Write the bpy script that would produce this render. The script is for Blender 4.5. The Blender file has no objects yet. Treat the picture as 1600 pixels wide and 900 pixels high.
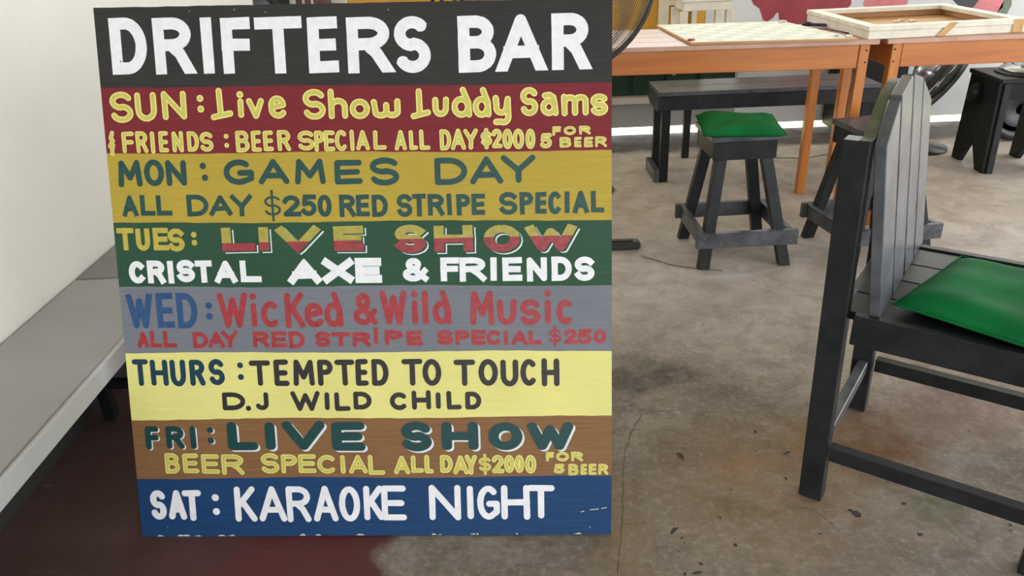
import bpy, bmesh, math, random
from mathutils import Vector, Matrix
random.seed(7)
S = bpy.context.scene
COL = S.collection
R = math.radians

# ------------------------------------------------------------ camera
PITCH, ROLL, CAM_H = 26.0, 2.4, 1.25
cam_data = bpy.data.cameras.new('camera')
cam_data.sensor_fit = 'HORIZONTAL'
cam_data.sensor_width = 36.0
cam_data.lens = 27.0
cam_data.clip_start = 0.05
cam = bpy.data.objects.new('camera', cam_data)
COL.objects.link(cam)
_f = Vector((0, math.cos(R(PITCH)), -math.sin(R(PITCH))))
_r = Vector((1, 0, 0)); _u = _r.cross(_f)
_r2 = _r * math.cos(R(ROLL)) - _u * math.sin(R(ROLL))
_u2 = _u * math.cos(R(ROLL)) + _r * math.sin(R(ROLL))
_m = Matrix((_r2, _u2, -_f)).transposed().to_4x4()
_m.translation = Vector((0, 0, CAM_H))
cam.matrix_world = _m
S.camera = cam

# ------------------------------------------------------------ world, sun, exposure
world = bpy.data.worlds.new('sky_world'); S.world = world
world.use_nodes = True
_bg = world.node_tree.nodes['Background']
_bg.inputs['Color'].default_value = (0.93, 0.96, 1.0, 1)
_bg.inputs['Strength'].default_value = 1.6
sun_d = bpy.data.lights.new('sun', 'SUN'); sun_d.energy = 5.0; sun_d.angle = R(0.6)
sun_d.color = (1.0, 0.94, 0.84)
sun = bpy.data.objects.new('sun', sun_d); COL.objects.link(sun)
sun.rotation_euler = Vector((-0.25, -1.0, -1.25)).to_track_quat('-Z', 'Y').to_euler()
S.view_settings.view_transform = 'Standard'
S.view_settings.look = 'None'
S.view_settings.gamma = 1.0
S.view_settings.use_curve_mapping = False
S.view_settings.exposure = 1.5

# ------------------------------------------------------------ helpers
def lin(c):
    o = []
    for v in c[:3]:
        v = v / 255.0
        o.append(v / 12.92 if v <= 0.04045 else ((v + 0.055) / 1.055) ** 2.4)
    return (o[0], o[1], o[2], 1.0)

def new_mat(name):
    m = bpy.data.materials.new(name); m.use_nodes = True
    nt = m.node_tree; b = nt.nodes['Principled BSDF']
    return m, nt, b

def nd(nt, typ, **kw):
    n = nt.nodes.new(typ)
    for k, v in kw.items():
        if k in n.inputs.keys(): n.inputs[k].default_value = v
        else: setattr(n, k, v)
    return n

def mixc(nt, fac, a, b, blend='MIX'):
    n = nt.nodes.new('ShaderNodeMix'); n.data_type = 'RGBA'; n.blend_type = blend
    for sock, val in ((n.inputs[0], fac), (n.inputs[6], a), (n.inputs[7], b)):
        if hasattr(val, 'is_output'): nt.links.new(val, sock)
        else: sock.default_value = val
    return n.outputs[2]

def ramp(nt, src, a, b, va=0.0, vb=1.0):
    n = nt.nodes.new('ShaderNodeMapRange'); n.clamp = True
    n.inputs[1].default_value = a; n.inputs[2].default_value = b
    n.inputs[3].default_value = va; n.inputs[4].default_value = vb
    nt.links.new(src, n.inputs[0]); return n.outputs[0]

def math_n(nt, op, a, b=0.0, c=None):
    n = nt.nodes.new('ShaderNodeMath'); n.operation = op
    vals = [a, b] if c is None else [a, b, c]
    for i, v in enumerate(vals):
        if hasattr(v, 'is_output'): nt.links.new(v, n.inputs[i])
        else: n.inputs[i].default_value = v
    return n.outputs[0]

def coords(nt, scale=(1, 1, 1), rot=(0, 0, 0), loc=(0, 0, 0)):
    t = nt.nodes.new('ShaderNodeTexCoord'); mp = nt.nodes.new('ShaderNodeMapping')
    mp.inputs['Scale'].default_value = scale; mp.inputs['Rotation'].default_value = rot
    mp.inputs['Location'].default_value = loc
    nt.links.new(t.outputs['Object'], mp.inputs['Vector']); return mp.outputs[0]

def noise(nt, vec, scale, detail=4.0, rough=0.55, dist=0.0):
    n = nt.nodes.new('ShaderNodeTexNoise')
    n.inputs['Scale'].default_value = scale; n.inputs['Detail'].default_value = detail
    n.inputs['Roughness'].default_value = rough; n.inputs['Distortion'].default_value = dist
    nt.links.new(vec, n.inputs['Vector']); return n.outputs[0]

def bump(nt, bsdf, h, strength=0.2, dist=0.002):
    b = nt.nodes.new('ShaderNodeBump'); b.inputs['Strength'].default_value = strength
    b.inputs['Distance'].default_value = dist
    nt.links.new(h, b.inputs['Height']); nt.links.new(b.outputs[0], bsdf.inputs['Normal'])

def paint(name, c1, c2, rough=0.5, scale=(1, 1, 1), ns=14, chip=None, chip_amt=0.68, bs=0.25, spec=0.5):
    """brushed paint: two tones streaked along an axis, optional chips"""
    m, nt, b = new_mat(name)
    v = coords(nt, scale)
    n1 = noise(nt, v, ns, 5, 0.6)
    col = mixc(nt, ramp(nt, n1, 0.32, 0.68), lin(c1), lin(c2))
    if chip:
        v2 = coords(nt, (1, 1, 1))
        n2 = noise(nt, v2, 38, 6, 0.7)
        col = mixc(nt, ramp(nt, n2, chip_amt, chip_amt + 0.03), col, lin(chip))
    nt.links.new(col, b.inputs['Base Color'])
    b.inputs['Roughness'].default_value = rough
    b.inputs['Specular IOR Level'].default_value = spec
    n3 = noise(nt, v, ns * 3, 4, 0.6)
    bump(nt, b, n3, bs, 0.002)
    return m

def wood(name, c1, c2, axis=0, rough=0.45, dens=1.0, c3=None, spec=0.5):
    m, nt, b = new_mat(name)
    sc = [14 * dens] * 3; sc[axis] = 0.9 * dens
    v = coords(nt, tuple(sc))
    n1 = noise(nt, v, 2.2, 6, 0.6, 0.6)
    n2 = noise(nt, v, 9.0, 3, 0.5, 0.2)
    col = mixc(nt, ramp(nt, n1, 0.3, 0.7), lin(c1), lin(c2))
    col = mixc(nt, ramp(nt, n2, 0.55, 0.8, 0, 0.5), col, lin(c3 or c2))
    nt.links.new(col, b.inputs['Base Color'])
    b.inputs['Roughness'].default_value = rough
    b.inputs['Specular IOR Level'].default_value = spec
    bump(nt, b, n2, 0.15, 0.001)
    return m

def plain(name, c, rough=0.5, metal=0.0, spec=0.5):
    m, nt, b = new_mat(name)
    v = coords(nt)
    n = noise(nt, v, 25, 3)
    col = mixc(nt, ramp(nt, n, 0.3, 0.7), lin(c), lin([x * 0.86 for x in c]))
    nt.links.new(col, b.inputs['Base Color'])
    b.inputs['Roughness'].default_value = rough; b.inputs['Metallic'].default_value = metal
    b.inputs['Specular IOR Level'].default_value = spec
    return m

# ---- geometry
def bevel(bm, w):
    if w > 0:
        bmesh.ops.bevel(bm, geom=list(bm.edges), offset=w, segments=1, affect='EDGES', clamp_overlap=True)

def box_bm(x0, x1, y0, y1, z0, z1, bv=0.002):
    bm = bmesh.new()
    bmesh.ops.create_cube(bm, size=1.0)
    for v in bm.verts:
        v.co = Vector(((x0 + x1) / 2 + v.co.x * (x1 - x0), (y0 + y1) / 2 + v.co.y * (y1 - y0), (z0 + z1) / 2 + v.co.z * (z1 - z0)))
    bevel(bm, bv)
    return bm

def beam_bm(p0, p1, w, d, side=(1, 0, 0), bv=0.002, w1=None, d1=None, flat=False):
    """square bar from p0 to p1: width w along side, depth d across; flat=True cuts both ends level"""
    p0, p1 = Vector(p0), Vector(p1)
    ax = (p1 - p0).normalized(); sd = Vector(side)
    sd = (sd - ax * sd.dot(ax)).normalized(); dp = ax.cross(sd)
    if flat:
        sd = Vector(side).normalized(); dp = Vector((0, 0, 1)).cross(sd)
    w1 = w if w1 is None else w1; d1 = d if d1 is None else d1
    bm = bmesh.new(); vs = []
    for p, ww, dd in ((p0, w, d), (p1, w1, d1)):
        for a, b in ((-1, -1), (1, -1), (1, 1), (-1, 1)):
            vs.append(bm.verts.new(p + sd * a * ww / 2 + dp * b * dd / 2))
    for q in ((3, 2, 1, 0), (4, 5, 6, 7), (0, 1, 5, 4), (1, 2, 6, 5), (2, 3, 7, 6), (3, 0, 4, 7)):
        bm.faces.new([vs[i] for i in q])
    bmesh.ops.recalc_face_normals(bm, faces=bm.faces)
    bevel(bm, bv)
    return bm

def tube_bm(pts, r, n=8, closed=False):
    bm = bmesh.new(); pts = [Vector(p) for p in pts]; rings = []
    N = len(pts); prev = None
    for i, p in enumerate(pts):
        if closed: t = (pts[(i + 1) % N] - pts[i - 1]).normalized()
        else: t = (pts[min(i + 1, N - 1)] - pts[max(i - 1, 0)]).normalized()
        if prev is None:
            a = Vector((0, 0, 1)) if abs(t.z) < 0.9 else Vector((1, 0, 0))
        else: a = prev
        s = (a - t * a.dot(t)).normalized(); prev = s; q = t.cross(s)
        rr = r[i] if isinstance(r, (list, tuple)) else r
        rings.append([bm.verts.new(p + (s * math.cos(2 * math.pi * k / n) + q * math.sin(2 * math.pi * k / n)) * rr) for k in range(n)])
    for i in range(N if closed else N - 1):
        A, B = rings[i], rings[(i + 1) % N]
        for k in range(n): bm.faces.new((A[k], A[(k + 1) % n], B[(k + 1) % n], B[k]))
    if not closed:
        bm.faces.new(rings[0][::-1]); bm.faces.new(rings[-1])
    bmesh.ops.recalc_face_normals(bm, faces=bm.faces)
    for f in bm.faces: f.smooth = True
    return bm

def lathe_bm(prof, n=32, center=(0, 0, 0)):
    bm = bmesh.new(); rings = []; c = Vector(center)
    for r, z in prof:
        rings.append([bm.verts.new(c + Vector((r * math.cos(2 * math.pi * k / n), r * math.sin(2 * math.pi * k / n), z))) for k in range(n)])
    for A, B in zip(rings, rings[1:]):
        for k in range(n): bm.faces.new((A[k], A[(k + 1) % n], B[(k + 1) % n], B[k]))
    bm.faces.new(rings[0][::-1]); bm.faces.new(rings[-1])
    bmesh.ops.recalc_face_normals(bm, faces=bm.faces)
    for f in bm.faces: f.smooth = True
    return bm

def prism_bm(poly, z0, z1, bv=0.0):
    bm = bmesh.new()
    a = [bm.verts.new((x, y, z0)) for x, y in poly]; b = [bm.verts.new((x, y, z1)) for x, y in poly]
    bm.faces.new(a[::-1]); bm.faces.new(b); n = len(poly)
    for i in range(n): bm.faces.new((a[i], a[(i + 1) % n], b[(i + 1) % n], b[i]))
    bmesh.ops.recalc_face_normals(bm, faces=bm.faces)
    bevel(bm, bv)
    return bm

def join(*bms):
    out = bmesh.new()
    for b in bms:
        me = bpy.data.meshes.new('tmp'); b.to_mesh(me); out.from_mesh(me); bpy.data.meshes.remove(me); b.free()
    return out

def xf(bm, m):
    bmesh.ops.transform(bm, matrix=m, verts=bm.verts); return bm

def obj(name, bm, mat, parent=None, label=None, kind=None):
    me = bpy.data.meshes.new(name)
    bm.to_mesh(me); bm.free()
    for m in (mat if isinstance(mat, (list, tuple)) else [mat]): me.materials.append(m)
    o = bpy.data.objects.new(name, me); COL.objects.link(o)
    if parent: o.parent = parent
    if label: o['label'] = label
    if kind: o['kind'] = kind
    return o

def tag(o, label, cat, group=None):
    o['label'] = label; o['category'] = cat
    if group: o['group'] = group
    return o

def thing(name, label, cat, loc=(0, 0, 0), rotz=0.0, group=None):
    o = bpy.data.objects.new(name, None); COL.objects.link(o)
    o.empty_display_size = 0.1
    o.location = loc; o.rotation_euler = (0, 0, rotz)
    return tag(o, label, cat, group)

def dup(root, loc, rotz, label, group=None):
    r = root.copy(); COL.objects.link(r); r.location = loc; r.rotation_euler = (0, 0, rotz)
    r['label'] = label
    if group: r['group'] = group
    for ch in list(root.children):
        c = ch.copy(); COL.objects.link(c); c.parent = r
        for g in list(ch.children):
            d = g.copy(); COL.objects.link(d); d.parent = c
    return r

# ------------------------------------------------------------ materials
M = {}
M['black'] = paint('black_paint', (27, 29, 30), (42, 45, 46), 0.38, (1, 1, 1), 16, chip=(120, 118, 112), chip_amt=0.73, bs=0.3, spec=0.22)
M['black_worn_sheen'] = paint('worn_sheen_black_paint', (54, 57, 61), (92, 94, 99), 0.3, (1, 1, 1), 14, chip=(150, 148, 145), chip_amt=0.70, bs=0.2, spec=0.45)  # worn black, base lightened further to paint in the grazing sheen
M['black_dark'] = paint('dark_black_paint', (20, 21, 22), (31, 33, 34), 0.45, (1, 1, 1), 12, chip=(95, 95, 92), chip_amt=0.74, bs=0.3, spec=0.2)
M['moss'] = paint('mossy_faded_paint', (92, 98, 68), (62, 66, 48), 0.6, (1, 1, 1), 30)
M['orange'] = wood('orange_varnished_wood', (196, 120, 50), (172, 96, 36), 0, 0.34, 1.0, (146, 78, 28))
M['orange_leg'] = wood('orange_varnished_leg', (196, 124, 54), (172, 100, 38), 2, 0.34, 1.0, (146, 78, 28))
M['tabletop'] = paint('worn_pinkish_tabletop', (196, 158, 138), (178, 134, 112), 0.35, (1, 6, 1), 9)
M['white_wood'] = paint('white_painted_wood', (226, 220, 202), (210, 202, 184), 0.5, (1, 1, 1), 18, chip=(170, 140, 100), chip_amt=0.75)
M['inner_wood'] = wood('bare_plywood', (196, 150, 100), (176, 128, 80), 0, 0.6)
M['green_cloth'] = None
M['chrome'] = plain('brushed_chrome', (200, 202, 205), 0.18, 1.0)
M['dark_plastic'] = plain('dark_grey_plastic', (52, 52, 54), 0.4)
M['black_plastic'] = plain('black_plastic', (22, 22, 23), 0.4)
M['wire'] = plain('fan_wire', (112, 104, 88), 0.35, 0.6)
M['silver'] = plain('silver_metal', (178, 182, 188), 0.25, 0.9)
M['screw'] = plain('dark_screw', (40, 28, 20), 0.6)
M['steel'] = plain('nail_steel', (130, 130, 130), 0.4, 0.7)

def cloth(name, c1, c2):
    m, nt, b = new_mat(name)
    v = coords(nt)
    n1 = noise(nt, v, 9, 3); n2 = noise(nt, v, 420, 2)
    col = mixc(nt, ramp(nt, n1, 0.3, 0.7), lin(c1), lin(c2))
    nt.links.new(col, b.inputs['Base Color']); b.inputs['Roughness'].default_value = 0.75
    b.inputs['Specular IOR Level'].default_value = 0.15
    bump(nt, b, n2, 0.25, 0.001)
    return m
M['green_cloth'] = cloth('green_cloth', (10, 112, 56), (6, 86, 42))

# ============================================================ STRUCTURE
def struct(name, bm, mat, label=None):
    o = obj(name, bm, mat); o['kind'] = 'structure'
    if label: o['label'] = label
    return o

def floor_material():
    m, nt, b = new_mat('stained_concrete')
    v = coords(nt)
    sep = nt.nodes.new('ShaderNodeSeparateXYZ')
    nz = nt.nodes.new('ShaderNodeTexNoise'); nz.inputs['Scale'].default_value = 7; nz.inputs['Detail'].default_value = 5
    nt.links.new(v, nz.inputs['Vector'])
    # coordinates nudged by noise so every stain has a ragged edge
    off = nt.nodes.new('ShaderNodeVectorMath'); off.operation = 'SUBTRACT'; off.inputs[1].default_value = (0.5, 0.5, 0.5)
    nt.links.new(nz.outputs[1], off.inputs[0])
    sc = nt.nodes.new('ShaderNodeVectorMath'); sc.operation = 'SCALE'; sc.inputs['Scale'].default_value = 0.19
    nt.links.new(off.outputs[0], sc.inputs[0])
    ad = nt.nodes.new('ShaderNodeVectorMath'); ad.operation = 'ADD'
    nt.links.new(v, ad.inputs[0]); nt.links.new(sc.outputs[0], ad.inputs[1])
    nt.links.new(ad.outputs[0], sep.inputs[0])
    X, Y = sep.outputs[0], sep.outputs[1]
    big = noise(nt, v, 1.6, 6, 0.6, 0.4); mid = noise(nt, v, 8, 7, 0.65, 0.5); fine = noise(nt, v, 60, 6, 0.7)
    col = mixc(nt, ramp(nt, big, 0.35, 0.65), lin((112, 102, 91)), lin((146, 137, 126)))
    col = mixc(nt, ramp(nt, mid, 0.42, 0.66, 0, 0.75), col, lin((100, 88, 75)))
    col = mixc(nt, ramp(nt, fine, 0.5, 0.75, 0, 0.55), col, lin((182, 172, 158)))
    col = mixc(nt, ramp(nt, fine, 0.42, 0.28, 0, 0.6), col, lin((88, 78, 68)))
    blot = noise(nt, v, 22, 7, 0.7, 0.8)
    col = mixc(nt, ramp(nt, blot, 0.50, 0.66, 0, 0.55), col, lin((96, 85, 74)))
    # scuffs, trowel streaks and grit
    str1 = noise(nt, coords(nt, (1.0, 7.0, 1), (0, 0, 0.25)), 9, 8, 0.75, 1.2)
    str2 = noise(nt, coords(nt, (6.0, 1.0, 1), (0, 0, -0.6)), 8, 8, 0.75, 1.5)
    grit = noise(nt, v, 190, 4, 0.7)
    col = mixc(nt, ramp(nt, str1, 0.56, 0.72, 0, 0.5), col, lin((176, 166, 152)))
    col = mixc(nt, ramp(nt, str2, 0.58, 0.72, 0, 0.45), col, lin((92, 82, 72)))
    col = mixc(nt, ramp(nt, grit, 0.62, 0.76, 0, 0.6), col, lin((70, 60, 52)))
    col = mixc(nt, ramp(nt, grit, 0.36, 0.24, 0, 0.5), col, lin((196, 186, 172)))
    def blob(col, cx, cy, rx, ry, ang, c, s, soft=0.7):
        ca, sa = math.cos(ang), math.sin(ang)
        dx = math_n(nt, 'SUBTRACT', X, cx); dy = math_n(nt, 'SUBTRACT', Y, cy)
        u_ = math_n(nt, 'ADD', math_n(nt, 'MULTIPLY', dx, ca / rx), math_n(nt, 'MULTIPLY', dy, sa / rx))
        w_ = math_n(nt, 'ADD', math_n(nt, 'MULTIPLY', dx, -sa / ry), math_n(nt, 'MULTIPLY', dy, ca / ry))
        d = math_n(nt, 'SQRT', math_n(nt, 'ADD', math_n(nt, 'MULTIPLY', u_, u_), math_n(nt, 'MULTIPLY', w_, w_)))
        return mixc(nt, math_n(nt, 'MULTIPLY', ramp(nt, d, 1.0, 1.0 - soft, 0, s), ramp(nt, blot, .38, .62, 0.45, 1.15)), col, lin(c))
    # far floor coloured paler, painting in the light from the far end
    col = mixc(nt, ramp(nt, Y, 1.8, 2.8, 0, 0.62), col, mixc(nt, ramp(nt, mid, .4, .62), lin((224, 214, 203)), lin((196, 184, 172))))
    col = blob(col, 0.62, 1.45, 0.42, 0.35, 0.2, (128, 98, 62), 0.55)
    col = blob(col, 0.90, 1.58, 0.24, 0.17, 0.5, (108, 70, 34), 0.95)
    col = blob(col, 0.60, 1.50, 0.14, 0.05, 0.1, (138, 100, 58), 0.5)
    col = blob(col, 0.72, 1.62, 0.10, 0.07, 1.0, (126, 92, 48), 0.6)
    col = blob(col, 1.20, 1.70, 0.30, 0.22, 0.4, (112, 86, 78), 0.8)
    col = blob(col, 0.50, 1.36, 0.16, 0.035, -0.5, (104, 92, 58), 0.6)
    col = blob(col, 0.96, 1.34, 0.14, 0.055, 0.2, (84, 92, 66), 0.75)
    col = blob(col, 0.22, 1.25, 0.10, 0.30, 0.0, (116, 94, 62), 0.6)
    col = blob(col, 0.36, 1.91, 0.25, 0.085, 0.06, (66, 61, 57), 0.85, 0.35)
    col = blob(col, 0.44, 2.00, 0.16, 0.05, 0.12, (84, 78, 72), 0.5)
    # worn dark red paint over the left side
    edge = math_n(nt, 'SUBTRACT', -0.30, X)
    msk = ramp(nt, edge, -0.02, 0.02)
    scr = noise(nt, coords(nt, (1, 3, 1), (0, 0, 0.5)), 14, 8, 0.75, 0.8)
    red = mixc(nt, ramp(nt, big, 0.35, 0.65), lin((92, 32, 30)), lin((88, 44, 42)))
    red = mixc(nt, ramp(nt, X, -0.55, -0.95), red, lin((88, 68, 64)))
    red = mixc(nt, ramp(nt, mid, 0.45, 0.7, 0, 0.6), red, lin((70, 54, 51)))
    red = mixc(nt, ramp(nt, scr, 0.63, 0.69, 0, 0.7), red, lin((132, 118, 102)))
    col = mixc(nt, msk, col, red)
    # rough dark cement along the threshold
    col = mixc(nt, ramp(nt, Y, 4.22, 4.30), col, mixc(nt, mid, lin((98, 88, 78)), lin((66, 60, 54))))
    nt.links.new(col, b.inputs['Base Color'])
    nt.links.new(ramp(nt, mid, 0.3, 0.7, 0.42, 0.68), b.inputs['Roughness'])
    h = math_n(nt, 'ADD', math_n(nt, 'MULTIPLY', fine, 0.4), mid)
    bump(nt, b, h, 0.35, 0.004)
    return m

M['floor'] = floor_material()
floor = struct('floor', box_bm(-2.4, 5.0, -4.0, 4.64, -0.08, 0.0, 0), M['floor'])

def wall_mat(name, c1, c2, c3):
    m, nt, b = new_mat(name)
    v = coords(nt)
    n1 = noise(nt, v, 1.4, 5, 0.6); n2 = noise(nt, v, 12, 6, 0.7); n3 = noise(nt, v, 3.5, 4)
    col = mixc(nt, ramp(nt, n1, 0.3, 0.7), lin(c1), lin(c2))
    col = mixc(nt, ramp(nt, n2, 0.62, 0.8, 0, 0.4), col, lin(c3))
    nt.links.new(col, b.inputs['Base Color']); b.inputs['Roughness'].default_value = 0.7
    bump(nt, b, n3, 0.3, 0.01)
    return m
M['wall_white'] = wall_mat('white_wall_paint', (218, 216, 208), (206, 204, 196), (188, 184, 174))
M['board_white'] = wall_mat('pale_grey_board', (204, 204, 202), (190, 190, 190), (170, 168, 166))
M['board_grey'] = wall_mat('grey_board', (150, 146, 142), (132, 127, 122), (112, 106, 100))
M['yellow'] = wall_mat('ochre_wall_paint', (206, 156, 52), (186, 136, 40), (150, 108, 34))
M['dark_green'] = wall_mat('dark_green_paint', (22, 56, 34), (16, 40, 26), (14, 28, 22))
M['beige'] = wall_mat('beige_ledge_paint', (196, 186, 168), (180, 170, 152), (140, 130, 112))
M['ceiling'] = wall_mat('ceiling_boards', (170, 166, 158), (158, 152, 144), (140, 134, 126))
M['bench_shade'] = wall_mat('under_bench_shade', (34, 32, 30), (28, 26, 25), (48, 44, 40))  # dark colour for the shade below the wall bench
M['ground'] = wall_mat('sunlit_ground', (214, 210, 176), (196, 196, 150), (176, 180, 120))

struct('wall_left', box_bm(-1.34, -1.22, -4.0, 4.05, 0, 2.8, 0), M['wall_white'])
struct('under_bench_shade_left', box_bm(-1.2195, -1.212, -4.0, 4.05, 0, 0.33, 0.002), M['bench_shade'])  # added dark strip, paints the shade under the bench onto the wall
struct('ceiling', box_bm(-2.4, 5.0, -4.0, 6.9, 2.8, 2.9, 0), M['ceiling'])  # unseen roof, far overhang stretched to keep the sun off the floor
struct('ground', box_bm(-8, 12, 4.645, 16, -0.10, -0.01, 0), M['ground'])

YB = 4.68
wb = struct('wall_back', box_bm(1.19, 5.0, YB, YB + 0.04, 0.56, 1.08, 0), M['board_white'])
obj('panel', box_bm(1.405, 3.0, YB - 0.004, YB + 0.04, 0.03, 0.558, 0.001), M['board_white'], wb, 'pale grey lower board')
obj('panel', box_bm(3.02, 5.0, YB, YB + 0.04, 0.03, 0.556, 0.001), M['dark_green'], wb, 'dark lower board at the far right')
obj('panel', box_bm(-0.87, 1.188, YB, YB + 0.04, 0.50, 1.08, 0.001), M['yellow'], wb, 'ochre yellow upper board')
obj('panel', box_bm(-2.4, -0.872, YB, YB + 0.04, 0.03, 1.08, 0.001), M['wall_white'], wb, 'white board at the left end')
obj('panel', box_bm(-0.87, 1.40, YB + 0.02, YB + 0.04, 0.22, 0.498, 0), M['dark_green'], wb, 'dark green lower board')
for i in range(11):
    x = -0.82 + i * 0.20
    obj('batten', box_bm(x, x + 0.03, YB, YB + 0.02, 0.24, 0.497, 0.001), M['dark_green'], wb)
sh = obj('shelf', box_bm(0.55, 1.50, 4.24, YB - .001, 0.545, 0.57, .002), M['white_wood'], wb, 'white shelf fixed to the wall behind the tables')
for x in (.62, 1.02, 1.43): obj('bracket', beam_bm((x, YB - .01, .35), (x, 4.34, .543), .02, .02, (1, 0, 0)), M['white_wood'], sh)
obj('ledge', box_bm(-0.87, 1.40, YB - 0.04, YB + 0.04, 0.186, 0.225, 0.003), M['beige'], wb, 'beige ledge')
obj('kick_board', box_bm(-0.87, 1.403, YB - 0.002, YB + 0.02, 0.035, 0.186, 0.001), M['board_grey'], wb, 'grey board under the ledge')
M['mural'] = paint('maroon_mural_paint', (150, 36, 46), (128, 26, 36), 0.5, (1, 1, 1), 10)
M['mural_pink'] = paint('pink_mural_paint', (205, 120, 120), (180, 96, 100), 0.5)
M['mural_black'] = paint('black_mural_paint', (38, 36, 44), (28, 26, 32), 0.5)
M['mural_green'] = paint('grey_green_mural_paint', (88, 100, 84), (104, 112, 92), 0.5)
def wall_patch(name, poly, mat, label, y=YB - 0.0015):
    bm = prism_bm(poly, 0, 0.0012)
    xf(bm, Matrix(((1, 0, 0, 0), (0, 0, -1, y + 0.0012), (0, 1, 0, 0), (0, 0, 0, 1))))
    return obj(name, bm, mat, wb, label)
wall_patch('painted_blotch', [(1.40, 1.0), (1.42, 0.79), (1.445, 0.755), (1.462, 0.725), (1.50, 0.70), (1.515, 0.665), (1.528, 0.635), (1.55, 0.625), (1.585, 0.645), (1.60, 0.67), (1.612, 0.675), (1.618, 0.64), (1.66, 0.60), (1.74, 0.575), (1.80, 0.57), (1.90, 0.60), (1.99, 0.66), (2.03, 0.70), (2.02, 0.80), (1.98, 1.0)], M['mural'], 'maroon painted shape on the board')
wall_patch('painted_blotch', [(2.10, 0.70), (2.17, 0.60), (2.30, 0.62), (2.36, 0.70), (2.30, 0.86), (2.14, 0.84)], M['mural_pink'], 'pink painted shape on the board')
wall_patch('painted_blotch', [(2.60, 0.72), (2.68, 0.65), (2.74, 0.64), (2.80, 0.75), (2.70, 0.84)], M['mural_black'], 'black painted shape on the board')
wall_patch('painted_blotch', [(2.75, 0.65), (2.80, 0.615), (2.88, 0.61), (2.92, 0.65), (2.91, 0.80), (2.82, 0.82)], M['mural_pink'], 'pink and red painted shape on the board')
wall_patch('painted_blotch', [(2.90, 0.64), (2.89, 0.60), (2.95, 0.60), (2.97, 0.66), (2.95, 0.74), (2.93, 0.72)], M['mural_green'], 'grey green painted edge')

# floor marks: hairline cracks and paint spots
M['crack'] = plain('crack_dark', (74, 64, 54), 0.8)
M['spot'] = plain('dark_paint_spot', (44, 44, 48), 0.5)
def crack(pts, w=0.0016):
    P = []
    for (a, b), (c, d) in zip(pts, pts[1:]):
        n = max(2, int(math.hypot(c - a, d - b) / 0.012))
        for i in range(n):
            t = i / n
            P.append((a + (c - a) * t + random.uniform(-.002, .002), b + (d - b) * t + random.uniform(-.002, .002)))
    P.append(pts[-1])
    bm = bmesh.new(); prev = None
    for i, (x, y) in enumerate(P):
        a = P[max(i - 1, 0)]; c = P[min(i + 1, len(P) - 1)]
        dx, dy = c[0] - a[0], c[1] - a[1]; L = math.hypot(dx, dy) or 1
        ww = w * random.uniform(0.35, 0.8)
        q = (bm.verts.new((x - dy / L * ww, y + dx / L * ww, 0.0004)), bm.verts.new((x + dy / L * ww, y - dx / L * ww, 0.0004)))
        if prev: bm.faces.new((prev[0], prev[1], q[1], q[0]))
        prev = q
    return obj('crack', bm, M['crack'], floor)
crack([(0.34, 1.736), (0.296, 1.647), (0.276, 1.594), (0.253, 1.495), (0.24, 1.404), (0.222, 1.3), (0.195, 1.173), (0.19, 1.05)])
crack([(0.34, 1.736), (0.377, 1.748), (0.43, 1.75)], 0.0009)
crack([(0.225, 1.325), (0.27, 1.32), (0.30, 1.33)], 0.0006)
crack([(0.56, 1.335), (0.64, 1.35), (0.70, 1.335), (0.79, 1.33)], 0.0006)
crack([(0.665, 1.345), (0.69, 1.30), (0.70, 1.25)], 0.0009)
def spots(name, lst):
    bm = bmesh.new()
    for x, y, r, e, a in lst:
        vs = []
        for k in range(14):
            t = 2 * math.pi * k / 14; rr = r * random.uniform(0.75, 1.25)
            u_, w_ = rr * math.cos(t), rr * e * math.sin(t)
            vs.append(bm.verts.new((x + u_ * math.cos(a) - w_ * math.sin(a), y + u_ * math.sin(a) + w_ * math.cos(a), 0.0006)))
        bm.faces.new(vs)
    o = obj(name, bm, M['spot'], floor); o['kind'] = 'stuff'; return o
sl = [(0.408, 1.556, 0.008, 1.6, 0.2), (0.411, 1.54, 0.004, 1.5, 0), (0.335, 1.293, 0.004, 3.4, -0.5), (0.345, 1.30, 0.002, 4, -0.7), (0.35, 1.272, .003, 1, 0), (0.353, 1.257, .002, 1, 0), (0.461, 1.244, .0045, 1.2, 0),
      (0.374, 1.196, .005, .8, 0), (0.36, 1.172, .011, .35, .1), (0.335, 1.17, .006, .5, 1), (0.676, 1.547, .012, .3, .5), (0.623, 1.638, .004, 1.8, 0), (0.641, 1.451, .003, 1.8, 0),
      (0.756, 1.322, .010, 1.0, .6), (0.748, 1.335, .005, 1.0, .6), (0.877, 1.35, .0065, .8, 0), (0.866, 1.253, .006, 1., 0), (1.073, 1.269, .004, 1, 0), (0.60, 1.56, .003, 1, 0), (0.50, 1.42, .0025, 1, 0), (0.45, 1.33, .003, 1.5, 0.4)]
for i in range(60):
    sl.append((random.uniform(0.25, 1.2), random.uniform(1.1, 3.4), random.uniform(.0008, .0028), 1, 0))
spots('paint_spots', sl)

# ============================================================ PAINTED SIGN
E_, U_, N_ = Vector((0.99820775, -0.05984392, 0)), Vector((0.01854063, 0.3092612, 0.95079638)), Vector((-0.05689938, -0.94909231, 0.30981647))
sign = tag(bpy.data.objects.new('painted_sign', None),
           'large hand-painted plywood bar schedule board with eight coloured bands, leaning back on the floor', 'sign')
COL.objects.link(sign)
_m = Matrix((E_, U_, N_)).transposed().to_4x4(); _m.translation = Vector((-0.8687, 1.3449, 0.0)) + U_ * 0.004 - N_ * 0.002
sign.matrix_world = _m

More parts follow.
